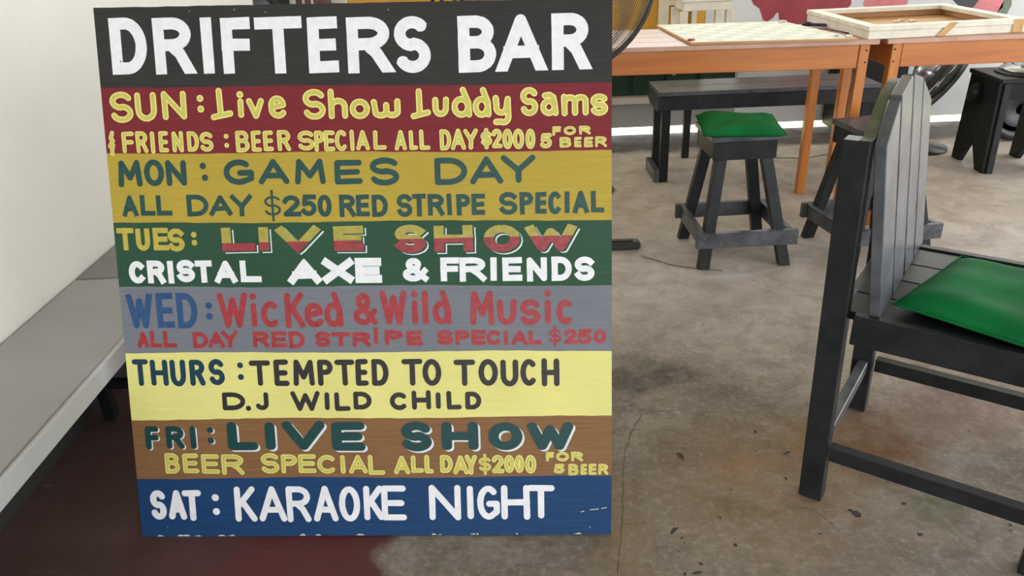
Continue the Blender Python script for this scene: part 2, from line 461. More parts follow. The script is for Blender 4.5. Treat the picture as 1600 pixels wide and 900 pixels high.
def band_mat(name, c1, c2, spec=0.2, rough=0.55):
    m, nt, b = new_mat(name)
    v = coords(nt, (3, 60, 1)); v1 = coords(nt)
    n1 = noise(nt, v, 3.0, 5, 0.65, 0.3); n2 = noise(nt, v1, 5, 4); n3 = noise(nt, coords(nt, (2, 110, 1)), 4, 3)
    col = mixc(nt, ramp(nt, n1, 0.3, 0.7), lin(c1), lin(c2))
    col = mixc(nt, ramp(nt, n2, 0.35, 0.75, 0, 0.35), col, lin([x * 0.86 for x in c1]))
    col = mixc(nt, ramp(nt, n3, 0.62, 0.74, 0, 0.35), col, lin([min(255, x * 1.18 + 8) for x in c2]))
    nt.links.new(col, b.inputs['Base Color']); b.inputs['Roughness'].default_value = rough
    b.inputs['Specular IOR Level'].default_value = spec
    bump(nt, b, n1, 0.35, 0.0015)
    return m
BM = {
 'b0': band_mat('sign_black', (42, 42, 41), (54, 53, 50)),
 'b1': band_mat('sign_maroon', (122, 40, 46), (108, 33, 41)),
 'b2': band_mat('sign_ochre', (178, 156, 56), (164, 142, 58)),
 'b3': band_mat('sign_green', (38, 72, 52), (44, 80, 58)),
 'b4': band_mat('sign_grey', (118, 121, 128), (106, 110, 118)),
 'b5': band_mat('sign_lemon', (222, 216, 124), (212, 208, 136)),
 'b6': band_mat('sign_brown', (136, 100, 66), (116, 82, 48)),
 'b7': band_mat('sign_blue', (28, 66, 108), (20, 54, 94)),
}
M['ply_edge'] = wood('plywood_edge', (150, 132, 108), (120, 104, 84), 0, 0.7)
# band limits: (left s, t) and (right s, t) up the board, metres
LIM = [((0.0012, 1.1598), (1.075, 1.1421)), ((0.0009, 0.9978), (1.0732, 0.9759)), ((0.0006, 0.8608), (1.0723, 0.841)), ((0.0004, 0.7123), (1.0716, 0.6989)),
       ((0.0001, 0.5727), (1.0709, 0.5614)), ((-0.0002, 0.4255), (1.0702, 0.4192)), ((-0.0005, 0.2732), (1.0695, 0.2749)), ((-0.0007, 0.1352), (1.0688, 0.1388)), ((-0.001, -0.0043), (1.0668, 0.004))]
def board_bm():
    bm = bmesh.new(); NX = 48; rows = []
    rnd = random.Random(3)
    for j, ((s0, t0), (s1, t1)) in enumerate(LIM):
        row = []; w = rnd.uniform(0, 6)
        for i in range(NX + 1):
            f = i / NX; s = s0 + (s1 - s0) * f; t = t0 + (t1 - t0) * f
            if 0 < j < 8: t += 0.0014 * math.sin(f * 11 + w) + rnd.uniform(-.0007, .0007)
            elif 0 < i < NX: t += rnd.uniform(-.0006, .0006)
            row.append(bm.verts.new((s, t, 0)))
        rows.append(row)
    for j in range(8):
        for i in range(NX):
            f = bm.faces.new((rows[j + 1][i], rows[j + 1][i + 1], rows[j][i + 1], rows[j][i])); f.material_index = j
    r = bmesh.ops.extrude_face_region(bm, geom=list(bm.faces)[:])
    # the copy stays in front, the original goes to the back of the board
    nv = [g for g in r['geom'] if isinstance(g, bmesh.types.BMVert)]
    for v in nv: v.co.z = 0.0
    keep = set(nv)
    for v in bm.verts:
        if v not in keep: v.co.z = -0.012
    bm.normal_update()
    for f in bm.faces:
        if all(v in keep for v in f.verts): continue
        f.material_index = 8
    bmesh.ops.recalc_face_normals(bm, faces=bm.faces)
    return bm
obj('board', board_bm(), [BM['b%d' % i] for i in range(8)] + [M['ply_edge']], sign)

# ---- lettering strokes -----------------------------------------------------
def arc(cx, cy, rx, ry, a0, a1, n=12):
    return [(cx + rx * math.cos(R(a0 + (a1 - a0) * i / n)), cy + ry * math.sin(R(a0 + (a1 - a0) * i / n))) for i in range(n + 1)]
S_PATH = arc(.5, .745, .5, .255, 28, 180, 10) + arc(.5, .745, .5, .255, 190, 262, 5) + arc(.5, .26, .5, .26, 82, -60, 9)[0:] + arc(.5, .26, .5, .26, -70, -160, 7)
BOWL_T = [(0, 1), (.5, 1)] + arc(.5, .76, .48, .24, 82, -82, 9) + [(0, .52)]
GL = {
 'A': [[(0, 0), (.5, 1), (1, 0)], [(.17, .30), (.83, .30)]],
 'B': [[(0, 0), (0, 1)], [(0, 1), (.45, 1)] + arc(.45, .77, .48, .23, 82, -82, 8) + [(0, .54)], [(0, .54), (.5, .54)] + arc(.5, .27, .5, .27, 82, -82, 9) + [(0, 0)]],
 'C': [arc(.52, .5, .52, .5, 48, 312, 20)],
 'D': [[(0, 0), (0, 1)], [(0, 1), (.4, 1)] + arc(.4, .5, .6, .5, 84, -84, 16) + [(0, 0)]],
 'E': [[(1, 1), (0, 1), (0, 0), (1, 0)], [(0, .5), (.9, .5)]],
 'F': [[(1, 1), (0, 1), (0, 0)], [(0, .52), (.92, .52)]],
 'G': [arc(.5, .5, .5, .5, 50, 300, 20) + [(1, .18), (1, .46), (.55, .46)]],
 'H': [[(0, 0), (0, 1)], [(1, 0), (1, 1)], [(0, .5), (1, .5)]],
 'I': [[(.5, 0), (.5, 1)]],
 'J': [[(.85, 1), (.85, .35)] + arc(.45, .3, .4, .3, 0, -150, 9)],
 'K': [[(0.12, 0), (0.12, 1)], [(.95, 1), (.15, .42)], [(.38, .58), (1, 0)]],
 'L': [[(0, 1), (0, 0), (1, 0)]],
 'M': [[(0, 0), (.08, 1), (.5, .3), (.92, 1), (1, 0)]],
 'N': [[(0, 0), (0, 1), (1, 0), (1, 1)]],
 'O': [arc(.5, .5, .5, .5, 90, 450, 28)],
 'P': [[(0, 0), (0, 1)], BOWL_T],
 'R': [[(0, 0), (0, 1)], BOWL_T, [(.5, .47), (.72, .33), (1, 0)]],
 'S': [S_PATH],
 'T': [[(0, 1), (1, 1)], [(.5, 1), (.5, 0)]],
 'U': [[(0, 1), (0, .38)] + arc(.5, .38, .5, .38, 180, 360, 14) + [(1, 1)]],
 'V': [[(0, 1), (.48, 0), (1, 1)]],
 'W': [[(0, 1), (.26, 0), (.5, .85), (.74, 0), (1, 1)]],
 'X': [[(0, 1), (1, 0)], [(1, 1), (0, 0)]],
 'Y': [[(0, 1), (.5, .45), (1, 1)], [(.5, .5), (.5, 0)]],
 '&': [[(1, 0), (.2, .72)] + arc(.42, .8, .24, .2, 190, 0, 10)[0:] + [(.6, .6), (.12, .38)] + arc(.4, .24, .38, .24, 160, 320, 10) + [(.98, .42)]],
 '&s': [[(.9, 1), (.35, .72), (.9, .62), (.1, .35), (.6, .28), (.95, .4)], [(.55, .3), (.5, 0)]],
 '$': [[(x, .2 + y * .6) for x, y in S_PATH], [(.5, 0), (.5, 1)]],
 '0': [arc(.5, .5, .5, .5, 90, 450, 24)],
 '2': [arc(.48, .72, .46, .28, 165, -25, 12) + [(.05, .02), (1, .02)]],
 '5': [[(.95, 1), (.2, 1), (.1, .58)] + arc(.45, .33, .5, .32, 110, -150, 14)],
 'Lf': [[(.4, 1), (.42, .1)], [(0, .03), (1, .16)]],
 'i': [[(.5, 0), (.5, .66)], ['dot', (.5, 1)]],
 'v': [[(0, 1), (.5, 0), (1, 1)]],
 'e': [[(.06, .5), (.9, .62)] + arc(.5, .6, .45, .4, 5, 200, 12) + arc(.55, .42, .5, .42, 190, 320, 9)],
 'h': [[(0, 0), (0, 1)], [(0, .3)] + arc(.5, .38, .5, .24, 165, 0, 9) + [(1, 0)]],
 'o': [arc(.5, .5, .5, .5, 90, 450, 24)],
 'w': [[(0, 1), (.05, .3)] + arc(.28, .26, .23, .26, 180, 360, 8) + [(.52, .75)] + arc(.76, .26, .24, .26, 180, 360, 8) + [(1, 1)]],
 'u': [[(0, 1), (0, .45)] + arc(.48, .42, .48, .42, 180, 350, 11) + [(1, 1)]],
 'd': [arc(.48, .32, .48, .32, 40, 400, 22), [(.62, 1), (.95, .5), (1, 0)]],
 'y': [[(0, 1), (.05, .68)] + arc(.45, .62, .42, .22, 190, 340, 8) + [(.98, .95)], [(.98, .95), (1, .3)] + arc(.6, .22, .4, .22, 0, -120, 8) + [(0, .02)]],
 'a': [[(.15, .95), (.5, 1.0), (.8, .85), (.95, .4), (1, 0)], arc(.46, .33, .46, .33, 30, 390, 20)],
 'm': [[(0, 0), (0, 1)], [(0, .6)] + arc(.26, .72, .24, .24, 150, 0, 7) + [(.5, 0)], [(.5, .6)] + arc(.76, .72, .24, .24, 150, 0, 7) + [(1, 0)]],
 's': [S_PATH],
 'c': [arc(.52, .5, .52, .5, 55, 305, 18)],
 'l': [[(.5, 0), (.5, 1)]],
 ':': [['dot', (.4, 1)], ['dot', (.6, 0)]],
 ':m': [['dot', (.25, 1)], ['dot', (.75, 0)]],
 '.': [['dot', (.5, .5)]],
}
# ROWS: name -> (stroke width, letters as (glyph, s0, s1, t0, t1)) in millimetres on the board
ROWS = {
 'title': (23.96, [('D',30.6,108.7,1023.4,1138.1), ('R',123.8,205.5,1020.6,1135.0), ('I',223.9,251.7,1019.7,1132.6), ('F',268.0,330.1,1017.9,1130.6), ('T',339.6,438.4,1015.2,1128.9), ('E',449.8,512.6,1013.8,1125.8), ('R',531.3,621.6,1010.9,1122.7), ('S',629.5,704.1,1008.2,1121.0), ('B',760.7,838.6,1005.6,1117.8), ('A',841.3,938.3,1005.4,1117.3), ('R',951.9,1027.6,1004.9,1116.5)]),
 'sun': (12.90, [('S',17.6,67.5,924.0,988.6), ('U',72.0,118.8,925.3,985.8), ('N',130.1,183.2,927.6,986.7), (':',208.2,218.5,940.6,977.3), ('Lf',233.4,282.7,922.2,990.3), ('i',291.6,306.6,926.4,982.6), ('v',311.5,349.7,924.2,967.4), ('e',356.7,397.4,923.7,971.3), ('S',431.7,479.7,919.6,982.1), ('h',485.2,526.3,919.6,981.9), ('o',529.8,572.8,918.3,959.9), ('w',574.9,637.2,918.2,958.4), ('Lf',657.6,700.3,913.6,977.0), ('u',703.4,738.7,917.7,959.0), ('d',743.0,785.4,915.2,977.1), ('d',786.7,825.7,914.1,975.9), ('y',828.6,866.9,897.4,959.3), ('S',885.7,922.5,914.7,973.1), ('a',926.4,964.4,913.6,963.0), ('m',969.6,1025.8,912.8,957.6), ('s',1029.1,1065.5,911.5,956.2)]),
 'fr': (8.94, [('&s',5.3,22.1,856.5,908.6), ('F',36.9,64.1,861.0,905.0), ('R',67.0,92.8,860.3,905.6), ('I',99.0,107.3,858.3,905.0), ('E',116.5,138.0,860.4,904.4), ('N',145.7,170.6,859.7,903.6), ('D',178.3,203.9,860.2,902.7), ('S',205.9,234.9,859.5,900.6), (':',258.5,268.1,866.4,895.6), ('B',283.2,312.7,856.2,901.3), ('E',316.2,338.2,856.8,900.5), ('E',342.3,364.2,857.5,899.8), ('R',372.5,401.2,856.7,900.3), ('S',416.2,451.6,856.8,897.7), ('P',451.6,473.3,853.5,897.0), ('E',472.0,495.1,854.3,896.5), ('C',495.1,522.3,853.7,897.1), ('I',527.7,535.8,853.1,896.5), ('A',539.9,568.3,853.9,895.9), ('L',576.5,604.8,854.3,895.0), ('A',620.9,647.2,851.9,893.9), ('L',651.9,670.7,852.5,893.2), ('L',673.4,696.2,851.9,893.8), ('D',716.3,740.4,849.6,892.7), ('A',739.7,771.1,850.2,893.3), ('Y',766.5,796.4,849.6,892.6), ('$',801.8,825.8,850.1,893.1), ('2',824.4,847.0,850.8,891.2), ('0',847.0,868.2,849.0,890.6), ('0',868.2,892.1,848.4,890.1), ('0',894.7,915.2,847.8,889.4), ('5',924.4,950.1,848.3,879.5)]),
 'fors': (5.66, [('F',950.4,968.9,873.7,893.2), ('O',974.1,999.1,874.3,892.5), ('R',1005.7,1029.3,874.8,892.3), ('B',965.3,989.6,849.2,870.7), ('E',994.9,1010.7,849.3,870.0), ('E',1015.9,1034.3,848.7,869.5), ('R',1038.3,1061.9,848.1,870.1)]),
 'mon': (12.32, [('M',20.8,74.2,789.4,846.1), ('O',78.5,122.6,789.6,846.2), ('N',126.7,171.4,789.2,843.7), (':m',199.4,219.6,798.0,836.9), ('G',252.1,317.8,788.2,841.8), ('A',326.9,393.6,787.8,841.3), ('M',405.3,471.1,786.0,839.4), ('E',490.8,550.1,784.2,834.8), ('S',566.5,628.2,779.8,838.2), ('D',703.2,771.7,778.0,834.8), ('A',777.2,846.7,777.6,835.6), ('Y',842.8,914.7,778.7,836.6)]),
 'all': (10.33, [('A',24.0,58.7,726.7,771.8), ('L',64.4,96.8,727.2,770.9), ('L',99.6,134.0,726.5,770.1), ('D',166.3,213.9,723.6,769.9), ('A',215.3,264.8,724.0,767.4), ('Y',262.1,310.1,721.7,767.8), ('2',374.4,414.5,718.1,764.1), ('5',414.6,449.1,718.7,764.6), ('0',450.4,480.7,716.6,763.9), ('R',497.2,531.5,715.6,762.8), ('E',532.9,561.6,716.3,762.1), ('D',567.1,601.2,714.2,761.3), ('S',620.3,653.0,713.1,761.5), ('T',653.0,682.2,713.9,760.8), ('R',686.3,720.9,714.5,760.0), ('I',726.3,737.2,715.2,759.4), ('P',746.6,776.3,713.3,758.8), ('E',779.0,807.3,714.0,758.1), ('S',837.0,875.2,713.2,760.7), ('P',879.9,908.7,713.2,759.8), ('E',912.7,936.1,713.9,759.2), ('C',939.5,967.5,712.0,759.9), ('I',973.5,984.1,714.2,759.3), ('A',990.8,1024.7,713.6,760.0), ('L',1028.7,1056.5,714.2,759.2)]),
 'dol1': (4.98, [('$',335.7,371.0,709.4,775.8)]),
 'tues': (11.31, [('T',5.8,43.5,653.7,702.1), ('U',47.6,78.8,651.6,700.0), ('E',86.1,120.0,652.3,700.6), ('S',118.4,155.2,648.9,698.5), (':',169.5,183.6,660.6,690.9)]),
 'live1': (21.30, [('L',237.0,309.8,647.8,698.6), ('I',312.6,346.8,646.8,697.5), ('V',357.3,451.8,644.0,697.4), ('E',480.9,545.8,643.4,696.6), ('S',613.1,678.8,636.9,696.7), ('H',696.6,779.6,638.0,693.5), ('O',802.0,879.0,634.8,692.8), ('W',891.8,996.6,635.6,689.4)]),
 'cris': (13.20, [('C',25.2,62.4,580.5,629.6), ('R',66.7,106.1,579.9,630.2), ('I',112.3,125.1,579.4,628.3), ('S',132.5,172.2,581.6,630.5), ('T',173.5,210.3,579.6,628.4), ('A',216.0,265.4,578.8,627.5), ('L',272.5,319.0,579.3,626.6), ('&',626.0,681.2,575.0,625.8), ('F',707.9,747.6,575.1,625.9), ('R',748.9,804.9,573.0,625.0), ('I',813.1,829.4,573.6,624.2), ('E',840.3,882.4,573.0,623.5), ('N',891.8,935.1,570.8,622.6), ('D',944.1,987.1,571.3,623.0), ('S',993.2,1034.8,570.5,622.2)]),
 'axe': (17.37, [('A',377.8,449.1,574.6,625.9), ('X',453.4,520.1,574.9,627.4), ('E',524.3,581.1,573.8,627.6)]),
 'wed': (13.70, [('W',12.8,71.8,481.2,557.9), ('E',79.9,117.9,481.9,558.5), ('D',125.0,170.8,479.8,557.7), (':',192.1,202.1,497.7,537.3)]),
 'wick': (12.71, [('W',216.5,284.0,479.9,557.6), ('i',286.8,305.9,479.3,555.5), ('c',311.7,354.2,479.6,536.7), ('K',361.1,409.0,476.8,555.5), ('e',406.3,450.6,478.3,532.5), ('d',451.3,492.6,478.5,555.6), ('&',514.4,568.1,481.8,551.7), ('W',574.5,632.9,481.0,556.3), ('i',641.2,657.8,481.8,555.6), ('I',664.8,680.0,481.5,555.3), ('d',687.6,728.3,481.0,554.7), ('M',768.9,821.1,478.5,553.4), ('u',827.0,868.8,477.8,533.3), ('s',875.6,919.3,477.1,532.5), ('i',927.0,943.3,478.0,552.6), ('c',953.4,991.4,477.5,531.4)]),
 'all2': (9.23, [('A',30.6,56.0,438.1,473.9), ('L',59.7,86.4,437.7,475.0), ('L',89.3,119.6,437.3,474.6), ('D',155.3,189.8,435.1,470.9), ('A',189.9,226.5,436.1,471.9), ('Y',220.1,257.3,435.8,472.9), ('R',290.0,326.3,435.0,470.6), ('E',331.3,365.4,434.5,470.1), ('D',369.6,405.0,432.7,469.6), ('S',428.4,461.6,434.8,468.9), ('T',463.7,506.0,435.8,467.0), ('R',510.9,550.2,433.8,466.4), ('i',554.8,569.5,439.1,477.3), ('P',581.2,621.7,437.3,469.7), ('E',628.6,663.5,435.3,467.7), ('S',694.8,730.2,436.0,468.3), ('P',734.4,766.9,435.5,467.8), ('E',770.4,800.8,435.1,467.4), ('C',802.2,833.9,434.7,467.0), ('I',838.0,850.4,434.4,465.2), ('A',855.9,891.6,434.1,466.3), ('L',893.0,920.4,435.1,465.8), ('2',968.3,997.6,434.2,467.7), ('5',996.9,1028.2,433.8,467.3), ('0',1031.6,1058.8,434.9,465.5)]),
 'dol2': (5.46, [('$',936.2,962.8,430.4,475.0)]),
 'thurs': (12.12, [('T',12.8,49.2,351.0,412.1), ('H',53.5,92.7,350.7,410.2), ('U',97.8,133.3,348.8,409.8), ('R',142.0,176.7,349.9,409.3), ('S',185.5,220.8,351.0,410.3), (':',250.5,263.4,362.1,402.5)]),
 'temp': (12.05, [('T',276.8,324.1,348.7,406.4), ('E',332.0,364.9,348.2,407.3), ('M',374.1,421.9,347.8,406.8), ('P',429.0,463.8,347.4,406.3), ('T',467.3,511.2,347.0,405.8), ('E',513.4,541.6,346.6,406.8), ('D',548.7,586.1,346.3,406.4), ('T',615.6,661.2,345.7,405.6), ('O',660.5,701.8,345.3,405.2), ('T',729.0,776.4,344.6,403.0), ('O',782.7,825.0,344.2,403.9), ('U',830.5,869.3,342.4,402.0), ('C',873.5,910.1,343.4,402.9), ('H',919.0,957.6,341.6,403.8)]),
 'dj': (10.79, [('D',210.7,262.8,293.7,334.6), ('.',263.1,274.6,290.6,305.2), ('J',283.7,319.0,293.3,334.1), ('W',365.1,430.9,291.1,336.2), ('I',440.9,451.6,292.2,332.9), ('L',463.0,498.6,290.5,332.6), ('D',505.1,545.6,293.1,333.7), ('C',585.9,626.2,291.1,331.5), ('H',634.1,676.4,292.2,335.4), ('I',686.9,698.8,293.4,330.8), ('L',710.8,743.7,291.7,333.4), ('D',752.1,787.1,291.4,331.6)]),
 'fri': (12.28, [('F',28.1,59.1,204.4,258.1), ('R',76.1,116.5,205.7,257.8), ('I',131.2,144.4,205.5,257.5), (':',171.1,184.3,217.2,255.8)]),
 'live2': (21.98, [('L',216.2,284.6,202.0,267.1), ('I',297.6,329.5,201.8,265.3), ('V',341.2,437.8,201.4,267.7), ('E',452.1,526.6,199.5,265.6), ('S',607.9,674.7,197.4,264.7), ('H',697.4,777.8,199.9,264.1), ('O',800.3,874.6,199.5,262.0), ('W',885.8,986.1,199.1,261.4)]),
 'beer': (10.33, [('B',67.8,101.8,147.1,195.2), ('E',109.2,145.3,148.5,193.6), ('E',151.8,192.9,146.9,191.9), ('R',197.9,249.2,143.8,191.7), ('S',288.2,329.7,146.6,194.3), ('P',333.9,371.7,146.5,191.2), ('E',373.2,413.8,147.8,191.0), ('C',415.9,460.0,146.2,189.4), ('I',467.2,479.5,146.1,189.2), ('A',487.4,529.1,146.1,189.1), ('L',530.5,567.8,143.0,188.9), ('A',588.6,624.4,144.3,187.2), ('L',626.6,655.1,147.2,187.1), ('L',656.6,677.2,145.6,188.5), ('D',691.5,719.9,147.0,188.3), ('A',719.8,755.3,144.0,186.7), ('Y',746.1,773.7,142.5,188.1), ('2',805.6,833.8,145.3,187.9), ('0',833.1,856.4,146.7,187.8), ('0',856.4,877.5,146.6,187.7), ('0',878.9,904.2,145.1,187.6)]),
 'dol3': (6.49, [('$',777.3,804.9,142.4,190.9)]),
 'fors2': (6.43, [('F',925.5,943.7,172.8,194.7), ('O',947.9,975.8,172.7,194.6), ('R',980.7,1006.5,172.6,194.5), ('5',941.9,966.4,144.9,166.9), ('B',974.1,996.4,140.4,166.8), ('E',1001.3,1015.3,141.8,166.7), ('E',1018.8,1036.2,141.8,166.7), ('R',1039.7,1061.3,141.7,166.6)]),
 'sat': (14.83, [('S',25.6,62.1,37.5,107.8), ('A',66.6,109.0,37.5,107.8), ('T',100.0,145.3,34.5,107.7), (':',168.5,186.2,48.3,98.6)]),
 'kar': (14.11, [('K',215.9,271.9,33.1,116.6), ('A',276.3,340.2,33.1,116.5), ('R',340.2,395.8,31.6,116.4), ('A',401.0,457.1,33.2,117.8), ('O',459.9,507.9,33.3,116.2), ('K',511.6,562.3,36.4,117.6), ('E',556.5,612.8,36.4,117.6), ('N',663.8,734.8,36.5,118.8), ('I',746.2,764.8,39.6,117.3), ('G',771.2,821.7,38.1,117.2), ('H',824.6,888.4,38.1,118.6), ('T',882.8,943.5,41.2,118.5)]),
}


class Ink:
    """collects flat brush strokes; k stretches them so level strokes can be thinner than upright ones"""
    def __init__(s, seed=5): s.bm = bmesh.new(); s.rnd = random.Random(seed); s.c = 0; s.clip = None
    def poly(s, pts, z, mi, off=(0, 0)):
        if s.clip:
            for lim, sg in ((s.clip[0], 1), (s.clip[1], -1)):
                o = []
                for i in range(len(pts)):
                    a, b = pts[i], pts[(i + 1) % len(pts)]; ia, ib = (a[1] - lim) * sg >= 0, (b[1] - lim) * sg >= 0
                    if ia: o.append(a)
                    if ia != ib:
                        t = (lim - a[1]) / (b[1] - a[1]); o.append((a[0] + (b[0] - a[0]) * t, lim))
                pts = o
                if len(pts) < 3: return
        s.c += 1; z += (s.c % 60) * 4e-6
        vs = [s.bm.verts.new(((x + off[0]) / 1000, (y + off[1]) / 1000, z)) for x, y in pts]
        a = sum(pts[i][0] * pts[(i + 1) % len(pts)][1] - pts[(i + 1) % len(pts)][0] * pts[i][1] for i in range(len(pts)))
        f = s.bm.faces.new(vs if a > 0 else vs[::-1]); f.material_index = mi
    def disc(s, x, y, r, z, mi, off=(0, 0), k=1.0):
        s.poly([(x + r * math.cos(2 * math.pi * i / 16), y + r / k * math.sin(2 * math.pi * i / 16)) for i in range(16)], z, mi, off)
    def stroke(s, pts, w, z, mi, off=(0, 0), rnd=True, k=1.0, jit=0.0, taper=0.0):
        P = [(x, y * k) for x, y in pts]; n = len(P); h = w / 2
        D = []
        for (a, b), (c, d) in zip(P, P[1:]):
            L = math.hypot(c - a, d - b) or 1e-6; D.append(((c - a) / L, (d - b) / L))
        if not rnd:      # square ends stick out by half a stroke
            (a, b), (c, d) = D[0], D[-1]
            closed = math.hypot(P[0][0] - P[-1][0], P[0][1] - P[-1][1]) < 1e-3
            if not closed:
                def ext(y, dy):
                    if not s.clip: return h
                    if .3 < abs(dy) < .985: return h * 1.9 if min(abs(y / k - s.clip[0]), abs(y / k - s.clip[1])) < w else 0
                    return h
                e0, e1 = ext(P[0][1], b), ext(P[-1][1], d)
                P[0] = (P[0][0] - a * e0, P[0][1] - b * e0); P[-1] = (P[-1][0] + c * e1, P[-1][1] + d * e1)
        for i in range(n - 1):
            (x0, y0), (x1, y1) = P[i], P[i + 1]; dx, dy = D[i]
            h0 = h + s.rnd.uniform(-jit, jit); h1 = h + s.rnd.uniform(-jit, jit)
            q = [(x0 - dy * h0, y0 + dx * h0), (x0 + dy * h0, y0 - dx * h0), (x1 + dy * h1, y1 - dx * h1), (x1 - dy * h1, y1 + dx * h1)]
            s.poly([(x, y / k) for x, y in q], z, mi, off)
        for i in range(1, n - 1):
            (a, b), (c, d) = D[i - 1], D[i]; cr = a * d - b * c; dt = a * c + b * d
            x, y = P[i]
            if rnd or dt < -0.45 or abs(cr) < 0.5:
                if abs(cr) > 0.02 or dt < 0: s.disc(x, y / k, h, z, mi, off, k)
            else:        # mitred square corner
                sg = 1 if cr < 0 else -1
                p1 = (x - b * h * sg, y + a * h * sg); p2 = (x - d * h * sg, y + c * h * sg)
                mx, my = (p1[0] + p2[0]) / 2 - x, (p1[1] + p2[1]) / 2 - y; L2 = mx * mx + my * my
                f = min(h * h / L2, 2.2)
                s.poly([(px, py / k) for px, py in ((x, y), p1, (x + mx * f, y + my * f), p2)], z, mi, off)
        if rnd:
            for (x, y) in (P[0], P[-1]): s.disc(x, y / k, h, z, mi, off, k)
    def glyph(s, ch, s0, s1, t0, t1, w, layers, rnd=True, k=1.0, jit=0.0, slop=0.0):
        """layers: list of (width factor or extra, z, material index, offset)"""
        hh = w / 2; kv = hh / k
        if s1 - s0 < w * 1.15 and ch not in (':', ':m', '.', 'I', 'l', 'i'): s0, s1 = s0 - 0, s1
        if ch in (':', ':m', '.', 'i'): hh, kv = (w * 0.58, w * 0.58)
        X0, X1, Y0, Y1 = s0 + hh, s1 - hh, t0 + kv, t1 - kv
        if X1 < X0: X0 = X1 = (s0 + s1) / 2
        for st in GL[ch]:
            if st and st[0] == 'dot':
                x = X0 + (X1 - X0) * st[1][0]; y = Y0 + (Y1 - Y0) * st[1][1]
                for wf, z, mi, off in layers: s.disc(x, y, w * wf * 0.56, z, mi, off)
                continue
            pts = [(X0 + (X1 - X0) * px + s.rnd.uniform(-slop, slop), Y0 + (Y1 - Y0) * py + s.rnd.uniform(-slop, slop)) for px, py in st] if len(st) < 7 else [(X0 + (X1 - X0) * px, Y0 + (Y1 - Y0) * py) for px, py in st]
            for wf, z, mi, off in layers:
                s.stroke(pts, w * wf, z, mi, off, rnd, k, jit)

def ink_mat(name, c1, c2, rough=0.45):
    m, nt, b = new_mat(name)
    n1 = noise(nt, coords(nt), 55, 5, 0.7, 0.5)
    col = mixc(nt, ramp(nt, n1, 0.3, 0.7), lin(c1), lin(c2))
    nt.links.new(col, b.inputs['Base Color']); b.inputs['Roughness'].default_value = rough
    b.inputs['Specular IOR Level'].default_value = 0.3
    bump(nt, b, n1, 0.2, 0.001)
    return m
INK = {
 'white': ink_mat('white_lettering', (232, 232, 232), (214, 216, 220)),
 'white_edge': ink_mat('white_lettering_edge', (236, 234, 226), (226, 224, 216)),
 'yellow': ink_mat('yellow_lettering', (228, 218, 136), (218, 208, 120)),
 'yellow_in': ink_mat('olive_yellow_lettering', (198, 192, 96), (180, 176, 80)),
 'teal': ink_mat('teal_lettering', (26, 62, 58), (38, 76, 70)),
 'dark_teal': ink_mat('dark_teal_lettering', (14, 58, 58), (20, 66, 64)),
 'mustard': ink_mat('mustard_lettering', (188, 170, 70), (166, 154, 66)),
 'red': ink_mat('red_lettering', (140, 34, 40), (162, 62, 66)),
 'blue': ink_mat('blue_lettering', (32, 66, 108), (46, 82, 122)),
 'thurs': ink_mat('deep_teal_lettering', (14, 60, 74), (10, 48, 70)),
 'charcoal': ink_mat('charcoal_lettering', (34, 32, 30), (50, 48, 46)),
 'shade_white': ink_mat('white_shadow_line', (214, 224, 226), (196, 210, 214)),
}
def two_tone(name, top, bot, t_left, t_right):
    m, nt, b = new_mat(name)
    t = nt.nodes.new('ShaderNodeTexCoord'); sp = nt.nodes.new('ShaderNodeSeparateXYZ'); nt.links.new(t.outputs['Object'], sp.inputs[0])
    lim = math_n(nt, 'ADD', math_n(nt, 'MULTIPLY', sp.outputs[0], (t_right - t_left) / 1.0), t_left)
    d = math_n(nt, 'SUBTRACT', sp.outputs[1], lim)
    n1 = noise(nt, coords(nt), 60, 5, 0.7)
    a = mixc(nt, ramp(nt, n1, .3, .7), lin(top), lin([x * 0.82 for x in top]))
    c = mixc(nt, ramp(nt, n1, .35, .75), lin(bot), lin([min(255, x * 1.25 + 12) for x in bot]))
    col = mixc(nt, ramp(nt, d, -0.0008, 0.0008), c, a)
    nt.links.new(col, b.inputs['Base Color']); b.inputs['Roughness'].default_value = 0.5
    return m
INK['two'] = two_tone('two_tone_lettering', (172, 160, 64), (122, 34, 40), 0.664, 0.668)

Z0 = 0.0004
def lettering(what, rows, mats, mode='plain', rnd=True, k=1.0, jit=0.25, slop=0.5, out=(4.5, -4.5), gap=(2.4, -2.4), level=False):
    """one flat painted mesh per character"""
    for r in rows:
        w, L = ROWS[r]
        for n_, (ch, s0, s1, t0, t1) in enumerate(L):
            if mode == 'plain': lay = [(1.0, Z0, 0, (0, 0))]
            elif mode == 'edged': lay = [(1.0, Z0, 0, (0, 0)), (0.60, Z0 + .0003, 1, (0, 0))]
            else: lay = [(1.0, Z0, 0, out), (1.0, Z0 + .0003, 1, gap), (1.0, Z0 + .0006, 2, (0, 0))]
            ink = Ink(n_ + 7)
            if level: ink.clip = (t0, t1)
            ink.glyph(ch, s0, s1, t0, t1, w, lay, rnd, k, jit, slop)
            obj('punctuation_mark' if ch in (':', ':m', '.') else 'letter', ink.bm, mats, sign, what)
lettering('big white title letter on black', ['title'], [INK['white']], rnd=False, jit=0.3, slop=0.5, level=True)
lettering('yellow mixed-case letter on maroon', ['sun'], [INK['yellow'], INK['yellow_in']], 'edged', jit=0.3)
lettering('small yellow letter on maroon', ['fr', 'fors'], [INK['yellow'], INK['yellow_in']], 'edged', jit=0.3)
lettering('teal letter on ochre', ['mon'], [INK['teal']])
lettering('small teal letter on ochre', ['all', 'dol1'], [INK['teal']], rnd=False)
lettering('mustard letter on green', ['tues'], [INK['mustard']], rnd=False)
